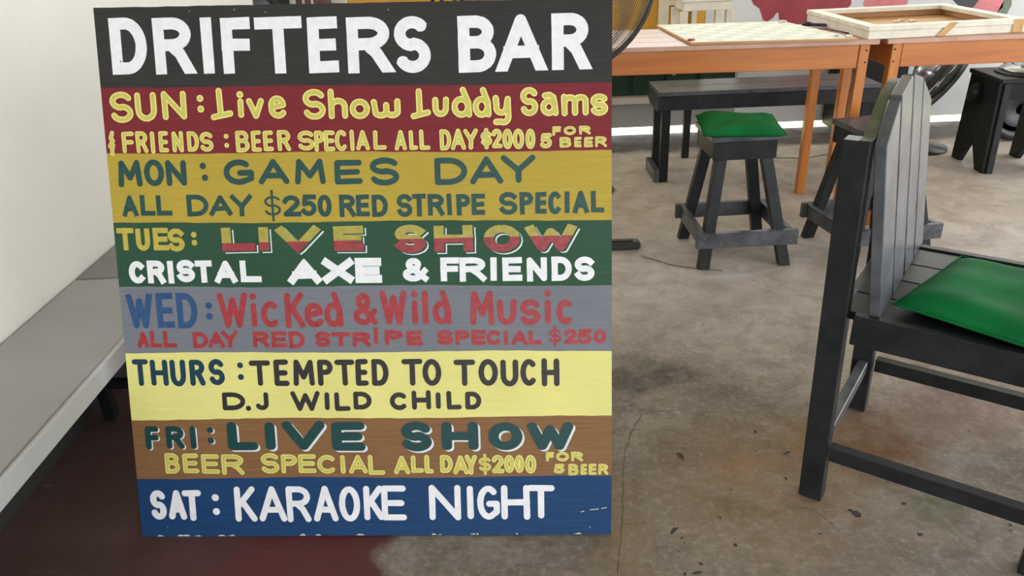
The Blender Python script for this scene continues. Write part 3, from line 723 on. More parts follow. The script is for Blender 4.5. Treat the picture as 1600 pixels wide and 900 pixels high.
lettering('yellow over red letter with a white shadow line', ['live1'], [INK['shade_white'], BM['b3'], INK['two']], 'shadow', rnd=False, k=1.3, out=(6.0, -5.0), gap=(3.4, -2.8))
lettering('white letter on green', ['cris', 'axe'], [INK['white']], rnd=False)
lettering('blue letter on grey', ['wed'], [INK['blue']], rnd=False)
lettering('red mixed-case letter on grey', ['wick'], [INK['red']])
lettering('small red letter on grey', ['all2', 'dol2'], [INK['red']], rnd=False)
lettering('deep teal letter on lemon yellow', ['thurs'], [INK['thurs']])
lettering('charcoal letter on lemon yellow', ['temp', 'dj'], [INK['charcoal']])
lettering('dark teal letter with a white shadow line', ['fri'], [INK['shade_white'], BM['b6'], INK['dark_teal']], 'shadow', out=(3.6, -2.6), gap=(1.0, -1.0))
lettering('large dark teal letter with a white shadow line', ['live2'], [INK['shade_white'], BM['b6'], INK['dark_teal']], 'shadow', k=1.2, out=(5.0, -4.2), gap=(0.9, -0.8))
lettering('small yellow letter on brown', ['beer', 'dol3', 'fors2'], [INK['yellow'], INK['yellow_in']], 'edged', jit=0.3)
lettering('white letter on blue', ['sat', 'kar'], [INK['white']])
# wear: nail heads, a raised seam and paint chips at the foot
for s, t in ((0.205, 1.146), (0.30, 1.146), (0.365, 1.139), (0.05, 1.05), (0.62, 1.135), (1.02, 0.02), (0.06, 0.02)):
    obj('nail_head', xf(lathe_bm([(0.0022, 0), (0.0018, 0.0007)], 10), Matrix.Translation((s, t, 0.0001))), M['steel'], sign)
M['chip'] = plain('chipped_paint', (206, 206, 196), 0.7)
cb = bmesh.new()
for i in range(16):
    s = random.uniform(0.03, 1.04); w = random.uniform(.004, .022)
    base = -0.0043 + (s / 1.0668) * 0.0083
    vs = [cb.verts.new(p) for p in ((s, base + .001, .0003), (s + w, base + .001, .0003), (s + w * .7, base + random.uniform(.003, .006), .0003), (s + w * .3, base + random.uniform(.002, .005), .0003))]
    cb.faces.new(vs)
for s, t, w in ((1.02, 0.060, .02), (1.045, 0.063, .012), (1.0, 0.055, .008)):
    cb.faces.new([cb.verts.new(p) for p in ((s, t, .0003), (s + w, t + .002, .0003), (s + w, t + .004, .0003), (s, t + .0015, .0003))])
c_ = obj('paint_chips', cb, M['chip'], sign); c_['kind'] = 'stuff'
# props behind the board: two legs hinged near the top so that it stands by itself
for s in (0.10, 0.94):
    P0 = Vector((s, 1.02, -0.03))
    wp = sign.matrix_world @ P0
    foot = Vector((wp.x, wp.y + 0.32, 0.004))
    lp = sign.matrix_world.inverted() @ foot
    obj('prop_leg', beam_bm(P0, lp, 0.04, 0.02, (1, 0, 0)), M['ply_edge'], sign)

# ============================================================ GREY BENCH ALONG THE LEFT WALL
def slant(y): return 0.0497 * (y - 1.1)       # the bench front edge drifts slightly with the wall
M['bench_grey'] = paint('grey_bench_paint', (156, 155, 154), (148, 147, 146), 0.45, (1, 1, 1), 5, bs=0.1)
M['bench_grey2'] = paint('darker_grey_bench_paint', (126, 125, 124), (118, 117, 116), 0.5, (1, 1, 1), 5, bs=0.1)
gb = thing('wall_bench', 'long grey painted slab bench along the white wall on the left', 'bench', (-1.06, 1.8, 0))
def slab(y0, y1):
    poly = [(-1.216 + 1.06, y0 - 1.8), (-0.93 + 1.06, y0 - 1.8), (-0.93 + 1.06, y1 - 1.8), (-1.216 + 1.06, y1 - 1.8)]
    return prism_bm(poly, 0.336, 0.38, 0.006)
obj('slab', slab(-0.6, 1.953), M['bench_grey'], gb)
obj('slab', slab(1.956, 3.95), M['bench_grey2'], gb, 'darker grey slab beyond the joint')
M['bench_edge'] = paint('pale_grey_bench_edge', (172, 172, 171), (162, 162, 160), 0.45, (1, 1, 1), 5, bs=0.1)
obj('front_board', box_bm(0.1305, 0.142, -2.4, 0.03, 0.332, 0.3815, 0.003), M['bench_edge'], gb, 'paler grey front board')
obj('front_board', box_bm(0.1305, 0.142, 0.032, 2.15, 0.332, 0.3815, 0.003), M['bench_grey2'], gb, 'darker grey front board')
for y in (-0.9, 0.03, 1.3):
    f = obj('trestle', box_bm(-0.135, 0.10, y - 0.015, y + 0.015, 0.318, 0.336), M['black_dark'], gb)
    obj('leg', box_bm(-0.112, -0.08, y - 0.015, y + 0.015, 0, 0.3175), M['black_dark'], f)
    obj('leg', box_bm(0.068, 0.10, y - 0.015, y + 0.015, 0, 0.318), M['black_dark'], f)
    obj('cross_bar', box_bm(-0.10, 0.068, y - 0.012, y + 0.012, 0.10, 0.125), M['black_dark'], f)

# ============================================================ ORANGE TABLES
def long_table(label, loc, rotz, L, D, H=0.775, sign_x=1):
    """origin at the floor below the front corner nearest the gap; top runs along local x (0..L*sign_x)"""
    t = thing('long_table', label, 'table', loc, rotz, None)
    sx = sign_x
    def bx(x0, x1, *a): return box_bm(min(x0 * sx, x1 * sx), max(x0 * sx, x1 * sx), *a)
    nb = 4; bw = D / nb
    for i in range(nb):
        obj('top_board', bx(0, L, i * bw + 0.001, (i + 1) * bw - 0.001, H - 0.018, H, 0.002), M['tabletop'], t, None)
    obj('apron', bx(0.068, L - 0.068, 0.018, 0.040, H - 0.108, H - 0.019, 0.002), M['orange'], t)
    obj('apron', bx(0.068, L - 0.068, D - 0.040, D - 0.018, H - 0.108, H - 0.019, 0.002), M['orange'], t)
    for x in (0.03, L - 0.052):
        obj('end_apron', bx(x, x + 0.022, 0.058, D - 0.058, H - 0.108, H - 0.019, 0.002), M['orange'], t)
    for x0_ in (0.028, L - 0.066):
        for y in (0.016, D - 0.056):
            x = x0_ + (0.03 if y > .1 and x0_ < .1 and sx < 0 else 0)
            lg = obj('leg', bx(x, x + 0.038, y, y + 0.04, 0, H - 0.0185, 0.002), M['orange_leg'], t)
            if y < 0.1:
                for z in (H - 0.04, H - 0.085):
                    s_ = lathe_bm([(0.0032, 0), (0.0032, 0.002)], 8)
                    xf(s_, Matrix.Translation(((x + 0.012) * sx, y - 0.0012, z)) @ Matrix.Rotation(R(90), 4, 'X'))
                    obj('screw', s_, M['screw'], lg)
    return t
long_table('varnished orange wood table with a worn pinkish top, under the checkered board', (1.440, 3.012, 0), R(-3.2), 1.75, 0.49, 0.765, -1)
long_table('varnished orange wood table at the right, under most of the white framed box', (1.470, 3.012, 0), R(-0.8), 1.6, 0.49, 0.765, 1)

# ---- checkered board
TZ = 0.7655
Q = 1.0276          # everything lying on the tables is set out from this scale
def quad(p, q): return [Vector((x, y, 0)) for x, y in (p, q)]
gbd = thing('checkered_board', 'thin board painted in faint green and cream checks lying on the left orange table', 'game board', (1.0, 3.28, TZ))
g_root = Vector((1.0, 3.28))
A_, B_, C_, D_ = [Vector(p) - g_root for p in ((0.727, 3.06), (1.35, 3.000), (1.25, 3.55), (0.695, 3.60))]
obj('base_board', prism_bm([tuple(p) for p in (A_, B_, C_, D_)], 0.0, 0.010, 0.0015), M['inner_wood'], gbd, 'bare plywood edge')
M['check_cream'] = paint('cream_check', (226, 220, 200), (214, 208, 186), 0.5, ns=20)
M['check_green'] = paint('pale_green_check', (196, 202, 184), (182, 190, 172), 0.5, ns=20)
def bil(u, v): return (A_ * (1 - u) * (1 - v) + B_ * u * (1 - v) + C_ * u * v + D_ * (1 - u) * v)
obj('border', prism_bm([tuple(bil(u, v)) for u, v in ((.01, .01), (.99, .01), (.99, .99), (.01, .99))], 0.0101, 0.0106), M['check_cream'], gbd)
for i in range(10):
    for j in range(8):
        u0, u1 = .03 + .94 * i / 10, .03 + .94 * (i + 1) / 10; v0, v1 = .03 + .94 * j / 8, .03 + .94 * (j + 1) / 8
        obj('square', prism_bm([tuple(bil(u, v)) for u, v in ((u0, v0), (u1, v0), (u1, v1), (u0, v1))], 0.0106, 0.0112), M['check_green'] if (i + j) % 2 else M['check_cream'], gbd)
M['red_cap'] = plain('red_bottle_cap', (170, 40, 36), 0.35)
cap = obj('bottle_cap', lathe_bm([(0.015, 0), (0.0145, 0.004), (0.012, 0.006), (0.001, 0.0065)], 18), M['red_cap'])
cap.location = (0.742, 3.115, TZ + 0.0112); tag(cap, 'small red bottle cap on the near left corner of the checkered board', 'bottle cap')

# ---- white framed box
BR = Matrix.Rotation(R(3.0), 4, 'Z')
bxr = thing('framed_box', 'shallow white-painted wooden box with a raised frame rim lying across the two orange tables', 'box', (1.395, 3.020, TZ), R(2.5))
BW, BD = 0.625, 0.575
def bar(x0, x1, y0, y1, z0, z1): return box_bm(x0, x1, y0, y1, z0, z1, 0.0015)
for a in ((0, BW, 0, .02), (0, BW, BD - .02, BD), (0, .02, .021, BD - .021), (BW - .02, BW, .021, BD - .021)):
    obj('side', bar(a[0], a[1], a[2], a[3], 0, 0.030), M['white_wood'], bxr)
for a in ((-.004, BW + .004, -.004, .045), (-.004, BW + .004, BD - .045, BD + .004), (-.004, .045, .0455, BD - .0455), (BW - .045, BW + .004, .0455, BD - .0455)):
    obj('rim', bar(a[0], a[1], a[2], a[3], 0.0305, 0.048), M['white_wood'], bxr)
obj('bottom', bar(.0205, BW - .0205, .0205, BD - .0205, 0.001, 0.006), M['inner_wood'], bxr, 'bare brown wood inside')
for a in ((.0202, BW - .0202, .0202, .024), (.0202, BW - .0202, BD - .024, BD - .0202), (.0202, .024, .0242, BD - .0242), (BW - .024, BW - .0202, .0242, BD - .0242)):
    obj('liner', bar(a[0], a[1], a[2], a[3], 0.0061, 0.030), M['inner_wood'], bxr, 'bare brown wood inside')
M['tape'] = plain('brown_tape', (200, 156, 96), 0.5)
def tape(x, w, sl):
    bm = bmesh.new()
    P = [(x, -.0046, .001), (x + w, -.0046, .001), (x + w + sl, -.0046, .0485), (x + sl, -.0046, .0485)]
    f1 = [bm.verts.new(p) for p in P]; bm.faces.new(f1)
    f2 = [f1[3], f1[2], bm.verts.new((x + w + sl * 1.1, .012, .0487)), bm.verts.new((x + sl * 1.1, .012, .0487))]; bm.faces.new(f2)
    return obj('tape_strip', bm, M['tape'], bxr, 'brown strip across the front side')
tape(0.262, 0.034, 0.045); tape(0.56, 0.04, 0.0)
M['ivory'] = plain('ivory_plastic', (232, 224, 204), 0.35)
def domino(x, y, z, rz, label):
    o = obj('domino', box_bm(-.0125, .0125, -.0065, .0065, 0, .007, .001), M['ivory'])
    o.location = (x, y, z); o.rotation_euler = (0, 0, R(rz)); tag(o, label, 'domino', 'loose dominoes'); return o
domino(1.68, 3.40, TZ + .0065, 8, 'leftmost ivory domino inside the white framed box')
domino(1.715, 3.43, TZ + .0065, -12, 'middle ivory domino inside the white framed box, slightly behind the others')
domino(1.748, 3.405, TZ + .0065, 4, 'rightmost ivory domino inside the white framed box')
domino(1.295, 3.075, TZ + .0117, 60, 'ivory domino on the checkered board, farther from the box corner')
domino(1.325, 3.035, TZ + .0117, 10, 'ivory domino on the checkered board, right beside the box corner')
mk = thing('marker_pen', 'blue and black marker pen lying by the left side of the white box', 'pen', (1.322, 3.42, TZ + 0.009), R(-35))
M['blue_plastic'] = plain('blue_plastic', (36, 48, 120), 0.35)
obj('barrel', xf(lathe_bm([(0.004, 0), (0.0065, 0.004), (0.0065, 0.06), (0.003, 0.066)], 12), Matrix.Rotation(R(90), 4, 'Y')), M['blue_plastic'], mk)
obj('cap', xf(lathe_bm([(0.0075, -.035), (0.0078, 0.0)], 12), Matrix.Rotation(R(90), 4, 'Y')), M['black_plastic'], mk)
obj('pocket_clip', box_bm(-.03, 0.002, -.002, .002, .0072, .009, .0005), M['black_plastic'], mk)
cl = obj('clothes_peg', join(box_bm(-.02, .02, -.006, -.001, 0, .008, .001), box_bm(-.02, .02, .001, .006, 0, .008, .001), box_bm(-.003, .003, -.007, .007, .002, .010, .001)), M['ivory'])
cl.location = (1.228, 3.50, TZ + 0.0115); cl.rotation_euler = (0, 0, R(20)); tag(cl, 'small pale peg lying at the far right corner of the checkered board', 'peg')
wr = obj('wire_offcut', tube_bm([(0, 0, 0), (.03, -.03, .001), (.06, -.09, 0), (.07, -.15, 0)], .0022, 6), M['black_plastic'])
wr.location = (1.318, 3.33, TZ + .0023); tag(wr, 'short black wire lying along the left side of the white box', 'wire')

# ============================================================ LONG BLACK BENCH
bb = thing('black_bench', 'long black painted bench standing behind the orange tables', 'bench', (1.27, 3.82, 0))
BL, BT = 1.06, 0.455
for y0, y1 in ((-.14, -.0015), (.0015, .14)):
    obj('seat_plank', box_bm(-BL / 2, BL / 2, y0, y1, BT - .02, BT, .002), M['black_worn_sheen'], bb)
obj('apron', box_bm(-BL / 2, BL / 2, -.138, -.116, BT - .088, BT - .0205), M['black'], bb)
obj('apron', box_bm(-BL / 2, BL / 2, .116, .138, BT - .088, BT - .0205), M['black'], bb)
for sx in (-1, 1):
    xe = sx * (BL / 2 - .011)
    obj('end_board', box_bm(xe - .011, xe + .011, -.115, .115, BT - .10, BT - .0205), M['black'], bb)
    for sy in (-1, 1):
        x = sx * (BL / 2 - .045)
        obj('leg', box_bm(x - .021, x + .021, sy * .098 - .017, sy * .098 + .017, 0, BT - .021), M['black_dark'], bb)
    xf_ = sx * (BL / 2 - .010)
    obj('foot_rail', box_bm(xf_ - .013, xf_ + .013, -.118, .118, 0.0, .065), M['black_worn_sheen'], bb)
pst = obj('wooden_post', join(box_bm(-.018, .018, -.018, .018, 0, .30), box_bm(-.03, .03, -.03, .03, .28, .30)), M['black_dark'])
pst.location = (.985, 4.12, 0); tag(pst, 'short black post standing behind the left end of the long black bench', 'post')

# ============================================================ STOOLS
def make_stool(label, loc, rz):
    t = thing('wooden_stool', label, 'stool', loc, rz)
    H = 0.51; ft = 0.156; tp = 0.085
    ox, oy = -.025, -.014; H = .503
    for i in range(2):
        obj('seat_plank', box_bm(ox - .125, ox + .125, oy - .122 + i * .123, oy - .0015 + i * .123, H - .02, H), M['black_worn_sheen'], t)
    for a in ((-.115, .115, -.118, -.098), (-.115, .115, .098, .118)):
        obj('apron', box_bm(ox + a[0], ox + a[1], oy + a[2], oy + a[3], H - .088, H - .0205), M['black'], t)
    for a in ((-.115, -.095, -.0975, .0975), (.095, .115, -.0975, .0975)):
        obj('apron', box_bm(ox + a[0], ox + a[1], oy + a[2], oy + a[3], H - .088, H - .0205), M['black'], t)
    for sx in (-1, 1):
        for sy in (-1, 1):
            obj('leg', beam_bm((sx * ft, sy * ft, 0), (ox + sx * tp * .86, oy + sy * .078, H - .022), .043, .034, (1, 0, 0), flat=True), M['black'], t)
    e = .192; o_ = .158
    for sy in (-1, 1):
        obj('foot_rail', box_bm(-e, e, sy * (o_ + .007) - .011, sy * (o_ + .007) + .011, .088, .148), M['black_worn_sheen'], t)
    for sx in (-1, 1):
        obj('foot_rail', box_bm(sx * (o_ + .007) - .011, sx * (o_ + .007) + .011, -o_ + .005, o_ - .005, .088, .148), M['black_worn_sheen'], t)
    for sx in (-1, 1):
        for dx, z in ((-.012, .105), (.01, .13)):
            s_ = lathe_bm([(.0035, 0), (.0035, .0015)], 8); xf(s_, Matrix.Translation((sx * .17 + dx * .6, -.1762, z)) @ Matrix.Rotation(R(90), 4, 'X'))
            obj('nail_head', s_, M['steel'], t)
    return t
st1 = make_stool('black wooden stool carrying a loose green cushion, between the sign and the chair', (0.885, 2.825, 0), R(1.5))
dup(st1, (1.408, 2.80, 0), R(9), 'black wooden stool with a bare seat, half hidden behind the slatted chair')
wl = obj('hanging_wire', tube_bm([(-.06, 0, .0), (-.03, 0, -.02), (.01, 0, -.022), (.045, 0, -.012), (.05, 0, 0)], .0016, 6), M['black_plastic'], st1)
wl.location = (0.0, -.09, .43)

def cushion_bm(w, d, h, n=22, pinch=0.06, wav=0.003, seed=1):
    rnd = random.Random(seed); bm = bmesh.new(); top = []; bot = []
    for j in range(n + 1):
        rt, rb = [], []
        for i in range(n + 1):
            u, v = -1 + 2 * i / n, -1 + 2 * j / n
            edge = max(abs(u), abs(v)); prof = (1 - abs(u) ** 6) * (1 - abs(v) ** 6)
            k = 1 - pinch * (1 - max(abs(u), abs(v)) ** 0 * 1) if False else 1
            x = u * w / 2 * (1 - pinch * (1 - v * v) * abs(u)); y = v * d / 2 * (1 - pinch * (1 - u * u) * abs(v))
            z = h * prof ** 0.45
            wv = wav * math.sin(3.1 * u + 2.0 * v + seed) * prof + wav * .5 * math.sin(7 * v - 2 * u) * prof
            seam = h * 0.35
            rt.append(bm.verts.new((x, y, seam + (z - seam) * (1 if edge < 1 else 0) + wv if edge < 1 else seam)))
            rb.append(rt[-1] if edge >= 1 else bm.verts.new((x, y, seam * (1 - prof ** .35))))
        top.append(rt); bot.append(rb)
    for j in range(n):
        for i in range(n):
            bm.faces.new((top[j][i], top[j][i + 1], top[j + 1][i + 1], top[j + 1][i]))
            q = (bot[j][i], bot[j + 1][i], bot[j + 1][i + 1], bot[j][i + 1])
            if len({v for v in q}) == 4:
                try: bm.faces.new(q)
                except ValueError: pass
    for f in bm.faces: f.smooth = True
    bmesh.ops.recalc_face_normals(bm, faces=bm.faces)
    return bm
def edge_loop(w, d, z, pinch, n=14):
    P = []
    for a, b in (((-1, -1), (1, -1)), ((1, -1), (1, 1)), ((1, 1), (-1, 1)), ((-1, 1), (-1, -1))):
        for i in range(n):
            u = a[0] + (b[0] - a[0]) * i / n; v = a[1] + (b[1] - a[1]) * i / n
            P.append((u * w / 2 * (1 - pinch * (1 - v * v) * abs(u)), v * d / 2 * (1 - pinch * (1 - u * u) * abs(v)), z))
    return P
def cushion(label, loc, rz, w, d, h, seed, rx=0.0, ry=0.0):
    t = thing('seat_cushion', label, 'cushion', loc, rz)
    t.rotation_euler = (rx, ry, rz)
    c = obj('cushion_body', cushion_bm(w, d, h, pinch=.015, wav=.006, seed=seed), M['green_cloth'], t)
    obj('piping', tube_bm(edge_loop(w, d, h * .35, .015), .0025, 6, True), M['green_cloth'], t)
    return t
cushion('bright green square cushion on the black stool beside the sign', (0.862, 2.795, 0.504), R(-8), 0.285, 0.30, 0.040, 2)

# ============================================================ BLACK SLATTED CHAIR
A0 = Vector((0.682, 1.396, 0)); DA = Vector((0.59, 0.8074, 0)); DN = Vector((0.8074, -0.59, 0))
chair = tag(bpy.data.objects.new('slatted_chair', None), 'black painted wooden chair with an arched slatted back, nearest on the right', 'chair'); COL.objects.link(chair)
_m = Matrix((DN, DA, Vector((0, 0, 1)))).transposed().to_4x4(); _m.translation = A0; chair.matrix_world = _m
CW = 0.42                                   # local x = towards the front of the chair, y = across, z = up
SH = 0.49
for y in (0.0, CW):
    obj('back_post', beam_bm((0, y, 0), (-.022, y, .845), .050, .040, (1, 0, 0), flat=True), M['black'], chair)
    obj('front_leg', box_bm(.415, .460, y - .02, y + .02, 0, SH - .002), M['black'], chair)
for y in (-.009, CW + .009):
    obj('side_apron', box_bm(.026, .414, y - .011, y + .011, SH - .068, SH), M['black'], chair)
    obj('side_stretcher', box_bm(.026, .414, y - .014, y + .014, .122, .158), M['black'], chair)
obj('rear_apron', box_bm(-.020, .002, .022, CW - .022, SH - .068, SH - .024), M['black'], chair)
obj('rear_stretcher', box_bm(-.012, .012, .0205, CW - .0205, .122, .158), M['black_worn_sheen'], chair)
obj('front_apron', box_bm(.438, .460, .022, CW - .022, SH - .068, SH - .024), M['black'], chair)
for i in range(4):
    w_ = (CW - .006) / 4
    obj('seat_plank', box_bm(.003, .462, .003 + i * w_, .003 + (i + 1) * w_ - .003, SH - .022, SH - .004), M['black'] if i > 1 else M['black_dark'], chair)
def arch(y): return 0.925 - 1.55 * (abs(y - .225)) ** 2 - 0.03 * abs(y - .225)
edges = [-.005, .118, .238, .350, .466]
ZB = SH - 0.004
def back_x(z): return 0.072 - (z - SH) * 0.125
for i in range(4):
    y0, y1 = edges[i] + .003, edges[i + 1] - .011
    if i == 3: y1 += .004
    bm = bmesh.new(); t_ = .022; vs = []
    for y in (y0, y1):
        for z in (ZB, arch(y) + .0):
            for dx in (-t_, 0): vs.append(bm.verts.new((back_x(z) + dx, y, z)))
    a = vs
    for q in ((0, 1, 3, 2), (4, 6, 7, 5), (0, 4, 5, 1), (2, 3, 7, 6), (0, 2, 6, 4), (1, 5, 7, 3)): bm.faces.new([a[k] for k in q])
    bmesh.ops.recalc_face_normals(bm, faces=bm.faces); bevel(bm, .0015)
    obj('back_slat', bm, M['slat'] if 'slat' in M else M['black_worn_sheen'], chair)
# crest board behind the slats, its mossy top following the arch
bm = bmesh.new(); N = 14; prev = None; ys = [-.018 + (CW + .036) * i / N for i in range(N + 1)]
tops = []
for y in ys:
    z1 = max(.846, arch(y) - .012); z0 = min(z1 - .02, .846)
    x1 = back_x(z1) - .0235; x0 = x1 - .023
    q = [bm.verts.new(p) for p in ((x0, y, z0), (x1, y, z0), (x1, y, z1), (x0, y, z1))]
    if prev:
        for k in range(4):
            f = bm.faces.new((prev[k], q[k], q[(k + 1) % 4], prev[(k + 1) % 4]))
            f.material_index = 1 if k == 2 else 0
    else: bm.faces.new(q[::-1])
    prev = q
bm.faces.new(prev); bmesh.ops.recalc_face_normals(bm, faces=bm.faces)
obj('crest_board', bm, [M['black'], M['moss']], chair, 'mossy green worn top edge')
cushion('green square cushion on the seat of the slatted chair', tuple(chair.matrix_world @ Vector((.300, .157, SH + .0015))), math.atan2(DN.y, DN.x) + R(-14), .36, .335, .044, 5)

# ============================================================ RIGHT BLACK STOOL + CHROME BASE + TYRE
bs = thing('black_stool', 'solid black stool at the far right carrying a chrome base', 'stool', (2.52, 3.78, 0), R(-2))
obj('seat_board', box_bm(-.165, .165, -.15, .15, .438, .46, .003), M['black'], bs)
for sy in (-1, 1): obj('apron', box_bm(-.14, .14, sy * .13 - .01, sy * .13 + .01, .36, .4375), M['black_dark'], bs)
for sx in (-1, 1):
    bm = bmesh.new()
    P = [(-.13, .4375), (.13, .4375), (.15, 0), (.08, 0), (0, .14), (-.08, 0), (-.15, 0)]
    a = [bm.verts.new((sx * .15 - .012, y, z)) for y, z in P]; b_ = [bm.verts.new((sx * .15 + .012, y, z)) for y, z in P]
    # the side panel is cut with an upside-down V so it ends in two feet
    for f in ((0, 4, 5, 6), (0, 1, 4), (1, 2, 3, 4)):
        bm.faces.new([a[k] for k in f]); bm.faces.new([b_[k] for k in f][::-1])
    for k in range(7): bm.faces.new((a[k], a[(k + 1) % 7], b_[(k + 1) % 7], b_[k]))
    bmesh.ops.recalc_face_normals(bm, faces=bm.faces)
    obj('side_panel', bm, M['black_dark'], bs)
    obj('corner_post', beam_bm((sx * .13, -.148, 0), (sx * .128, -.128, .4375), .032, .03, (1, 0, 0), flat=True), M['black'], bs)
obj('rounded_bracket', xf(lathe_bm([(.05, -.008), (.05, .008)], 24), Matrix.Translation((-.172, .02, .36)) @ Matrix.Rotation(R(90), 4, 'X')), M['black_dark'], bs)
cb_ = thing('chrome_base', 'round chrome base with slanted struts standing on the far right black stool', 'fan base', (2.56, 3.77, .46))
obj('rim_ring', lathe_bm([(.150, 0), (.152, .004), (.146, .010), (.13, .012)], 40), M['black_plastic'], cb_, 'black rubber rim')
obj('dish', lathe_bm([(.135, .0125), (.13, .024), (.105, .034), (.06, .04), (.03, .042)], 40), M['silver'], cb_)
for k in range(4):
    a = math.pi / 2 * k + .6
    obj('strut', beam_bm((.09 * math.cos(a), .09 * math.sin(a), .036), (.02 * math.cos(a) + .04, .02 * math.sin(a), .17), .022, .012, (math.sin(a), -math.cos(a), 0), .003), M['chrome'], cb_)
obj('hub', xf(lathe_bm([(.035, .165), (.045, .18), (.04, .24)], 24), Matrix.Translation((.04, 0, 0))), M['chrome'], cb_)
ty = thing('rubber_tyre', 'black tyre standing upright behind the far right black stool', 'tyre', (2.83, 4.18, 0))
tr = [(0.15 * math.cos(2 * math.pi * i / 40), 0, .18 + .15 * math.sin(2 * math.pi * i / 40)) for i in range(40)]
obj('tread', tube_bm(tr, .03, 12, True), M['black_plastic'], ty)
obj('rim', xf(lathe_bm([(.125, -.012), (.10, -.012), (.03, -.02), (.03, .02), (.10, .012), (.125, .012)], 32), Matrix.Translation((0, 0, .18)) @ Matrix.Rotation(R(90), 4, 'X')), M['black_plastic'], ty)

# ============================================================ PEDESTAL FAN BEHIND THE SIGN
def ring(r, y, tr_, n=64): return tube_bm([(r * math.cos(2 * math.pi * i / n), y, r * math.sin(2 * math.pi * i / n)) for i in range(n)], tr_, 4, True)
def pedestal_fan(label, loc, rotz, hc, Rr, tilt, metal, wirem, nr, legs=True, base='feet'):
    t = thing('pedestal_fan', label, 'fan', loc, rotz)
    TM = Matrix.Translation((0, 0, hc)) @ Matrix.Rotation(tilt, 4, 'X')
    obj('cage_rim', xf(ring(Rr, 0, .009), TM), M['dark_plastic'], t)
    w = []
    for side in (-1, 1):
        for i in range(nr):
            r = .05 + (Rr - .06) * i / (nr - 1); dome = side * .075 * math.sqrt(max(0, 1 - (r / Rr) ** 2 * .97))
            w.append(ring(r, dome, .0013, 56))
    o = obj('cage_wires', xf(join(*w), TM), wirem, t); o['kind'] = 'stuff'
    for k in range(8):
        a = 2 * math.pi * k / 8 + .3
        pts = []
        for i in range(8):
            r = .05 + (Rr - .05) * i / 7; pts.append((r * math.cos(a + i * .04), -.078 * math.sqrt(max(0, 1 - (r / Rr) ** 2 * .97)), r * math.sin(a + i * .04)))
        obj('cage_spoke', xf(tube_bm(pts, .0022, 5), TM), M['dark_plastic'], t)
    for k in range(3):
        bm = bmesh.new(); n = 8; g = []
        for i in range(n + 1):
            r = .05 + (Rr - .09) * i / n; wd = .05 + .09 * math.sin(math.pi * (i / n) ** .8 * .8)
            row = []
            for j in range(5):
                v = j / 4 - .5; row.append(bm.verts.new((r, -.03 * v * 1.2, wd * v)))
            g.append(row)
        for i in range(n):
            for j in range(4): bm.faces.new((g[i][j], g[i + 1][j], g[i + 1][j + 1], g[i][j + 1]))
        r_ = bmesh.ops.solidify(bm, geom=list(bm.faces), thickness=.002)
        for f in bm.faces: f.smooth = True
        obj('blade', xf(bm, TM @ Matrix.Rotation(2 * math.pi * k / 3 + 1.45, 4, 'Y')), M['silver'] if metal else M['dark_plastic'], t)
    obj('motor', xf(lathe_bm([(.03, .0), (.065, .01), (.075, .05), (.07, .11), (.045, .15), (.01, .16)], 28), TM @ Matrix.Translation((0, .05, 0)) @ Matrix.Rotation(R(-90), 4, 'X')), M['silver'] if metal else M['black_plastic'], t)
    obj('hub_badge', xf(lathe_bm([(.05, 0), (.048, .006), (.02, .01)], 24), TM @ Matrix.Translation((0, -.076, 0)) @ Matrix.Rotation(R(90), 4, 'X')), M['silver'], t)
    obj('pole', tube_bm([(0, .10, .03), (0, .10, hc - .02)], .016, 12), M['dark_plastic'], t)
    if base == 'feet':
        for k in range(4):
            a = math.pi / 2 * k
            f = obj('foot', xf(box_bm(0.02, .33, -.028, .028, 0.0, .034, .010), Matrix.Translation((0, .10, 0)) @ Matrix.Rotation(a, 4, 'Z')), M['dark_plastic'], t)
            obj('foot_groove', xf(box_bm(.05, .30, -.012, .012, .0345, .038, .002), Matrix.Translation((0, .10, 0)) @ Matrix.Rotation(a, 4, 'Z')), M['black_plastic'], f)
    else:
        obj('base', xf(lathe_bm([(.17, 0), (.17, .012), (.06, .03), (.02, .05)], 32), Matrix.Translation((0, .10, 0))), M['black_plastic'], t)
    return t
pedestal_fan('large black cage fan on a pedestal behind the painted sign', (.197, 2.80, 0), R(-2), 1.052, .335, R(3), False, M['wire'], 42)
cr = obj('power_cord', tube_bm([(.520, 2.80, .004), (.56, 2.76, .004), (.62, 2.70, .004), (.70, 2.66, .004), (.80, 2.63, .004)], .0015, 6), M['dark_plastic'])
tag(cr, 'thin dark cord running on the floor from the fan foot towards the stool', 'cord')
coil = []
for i in range(70):
    a = i * .34; rr = .055 + .008 * math.sin(i * .9); coil.append((.462 + rr * math.cos(a), 3.60 + rr * 1.1 * math.sin(a), .004 + .0006 * i * .4))
cc = obj('cord_coil', tube_bm(coil, .0028, 6), M['dark_plastic']); tag(cc, 'loose coil of dark cord on the floor just right of the sign', 'cord')
co = obj('power_cord', tube_bm([(1.05, 4.12, .004), (1.35, 4.05, .004), (1.6, 4.0, .004), (1.9, 4.1, .004)], .002, 6), M['dark_plastic'])
tag(co, 'thin dark cord on the floor behind the long black bench', 'cord')

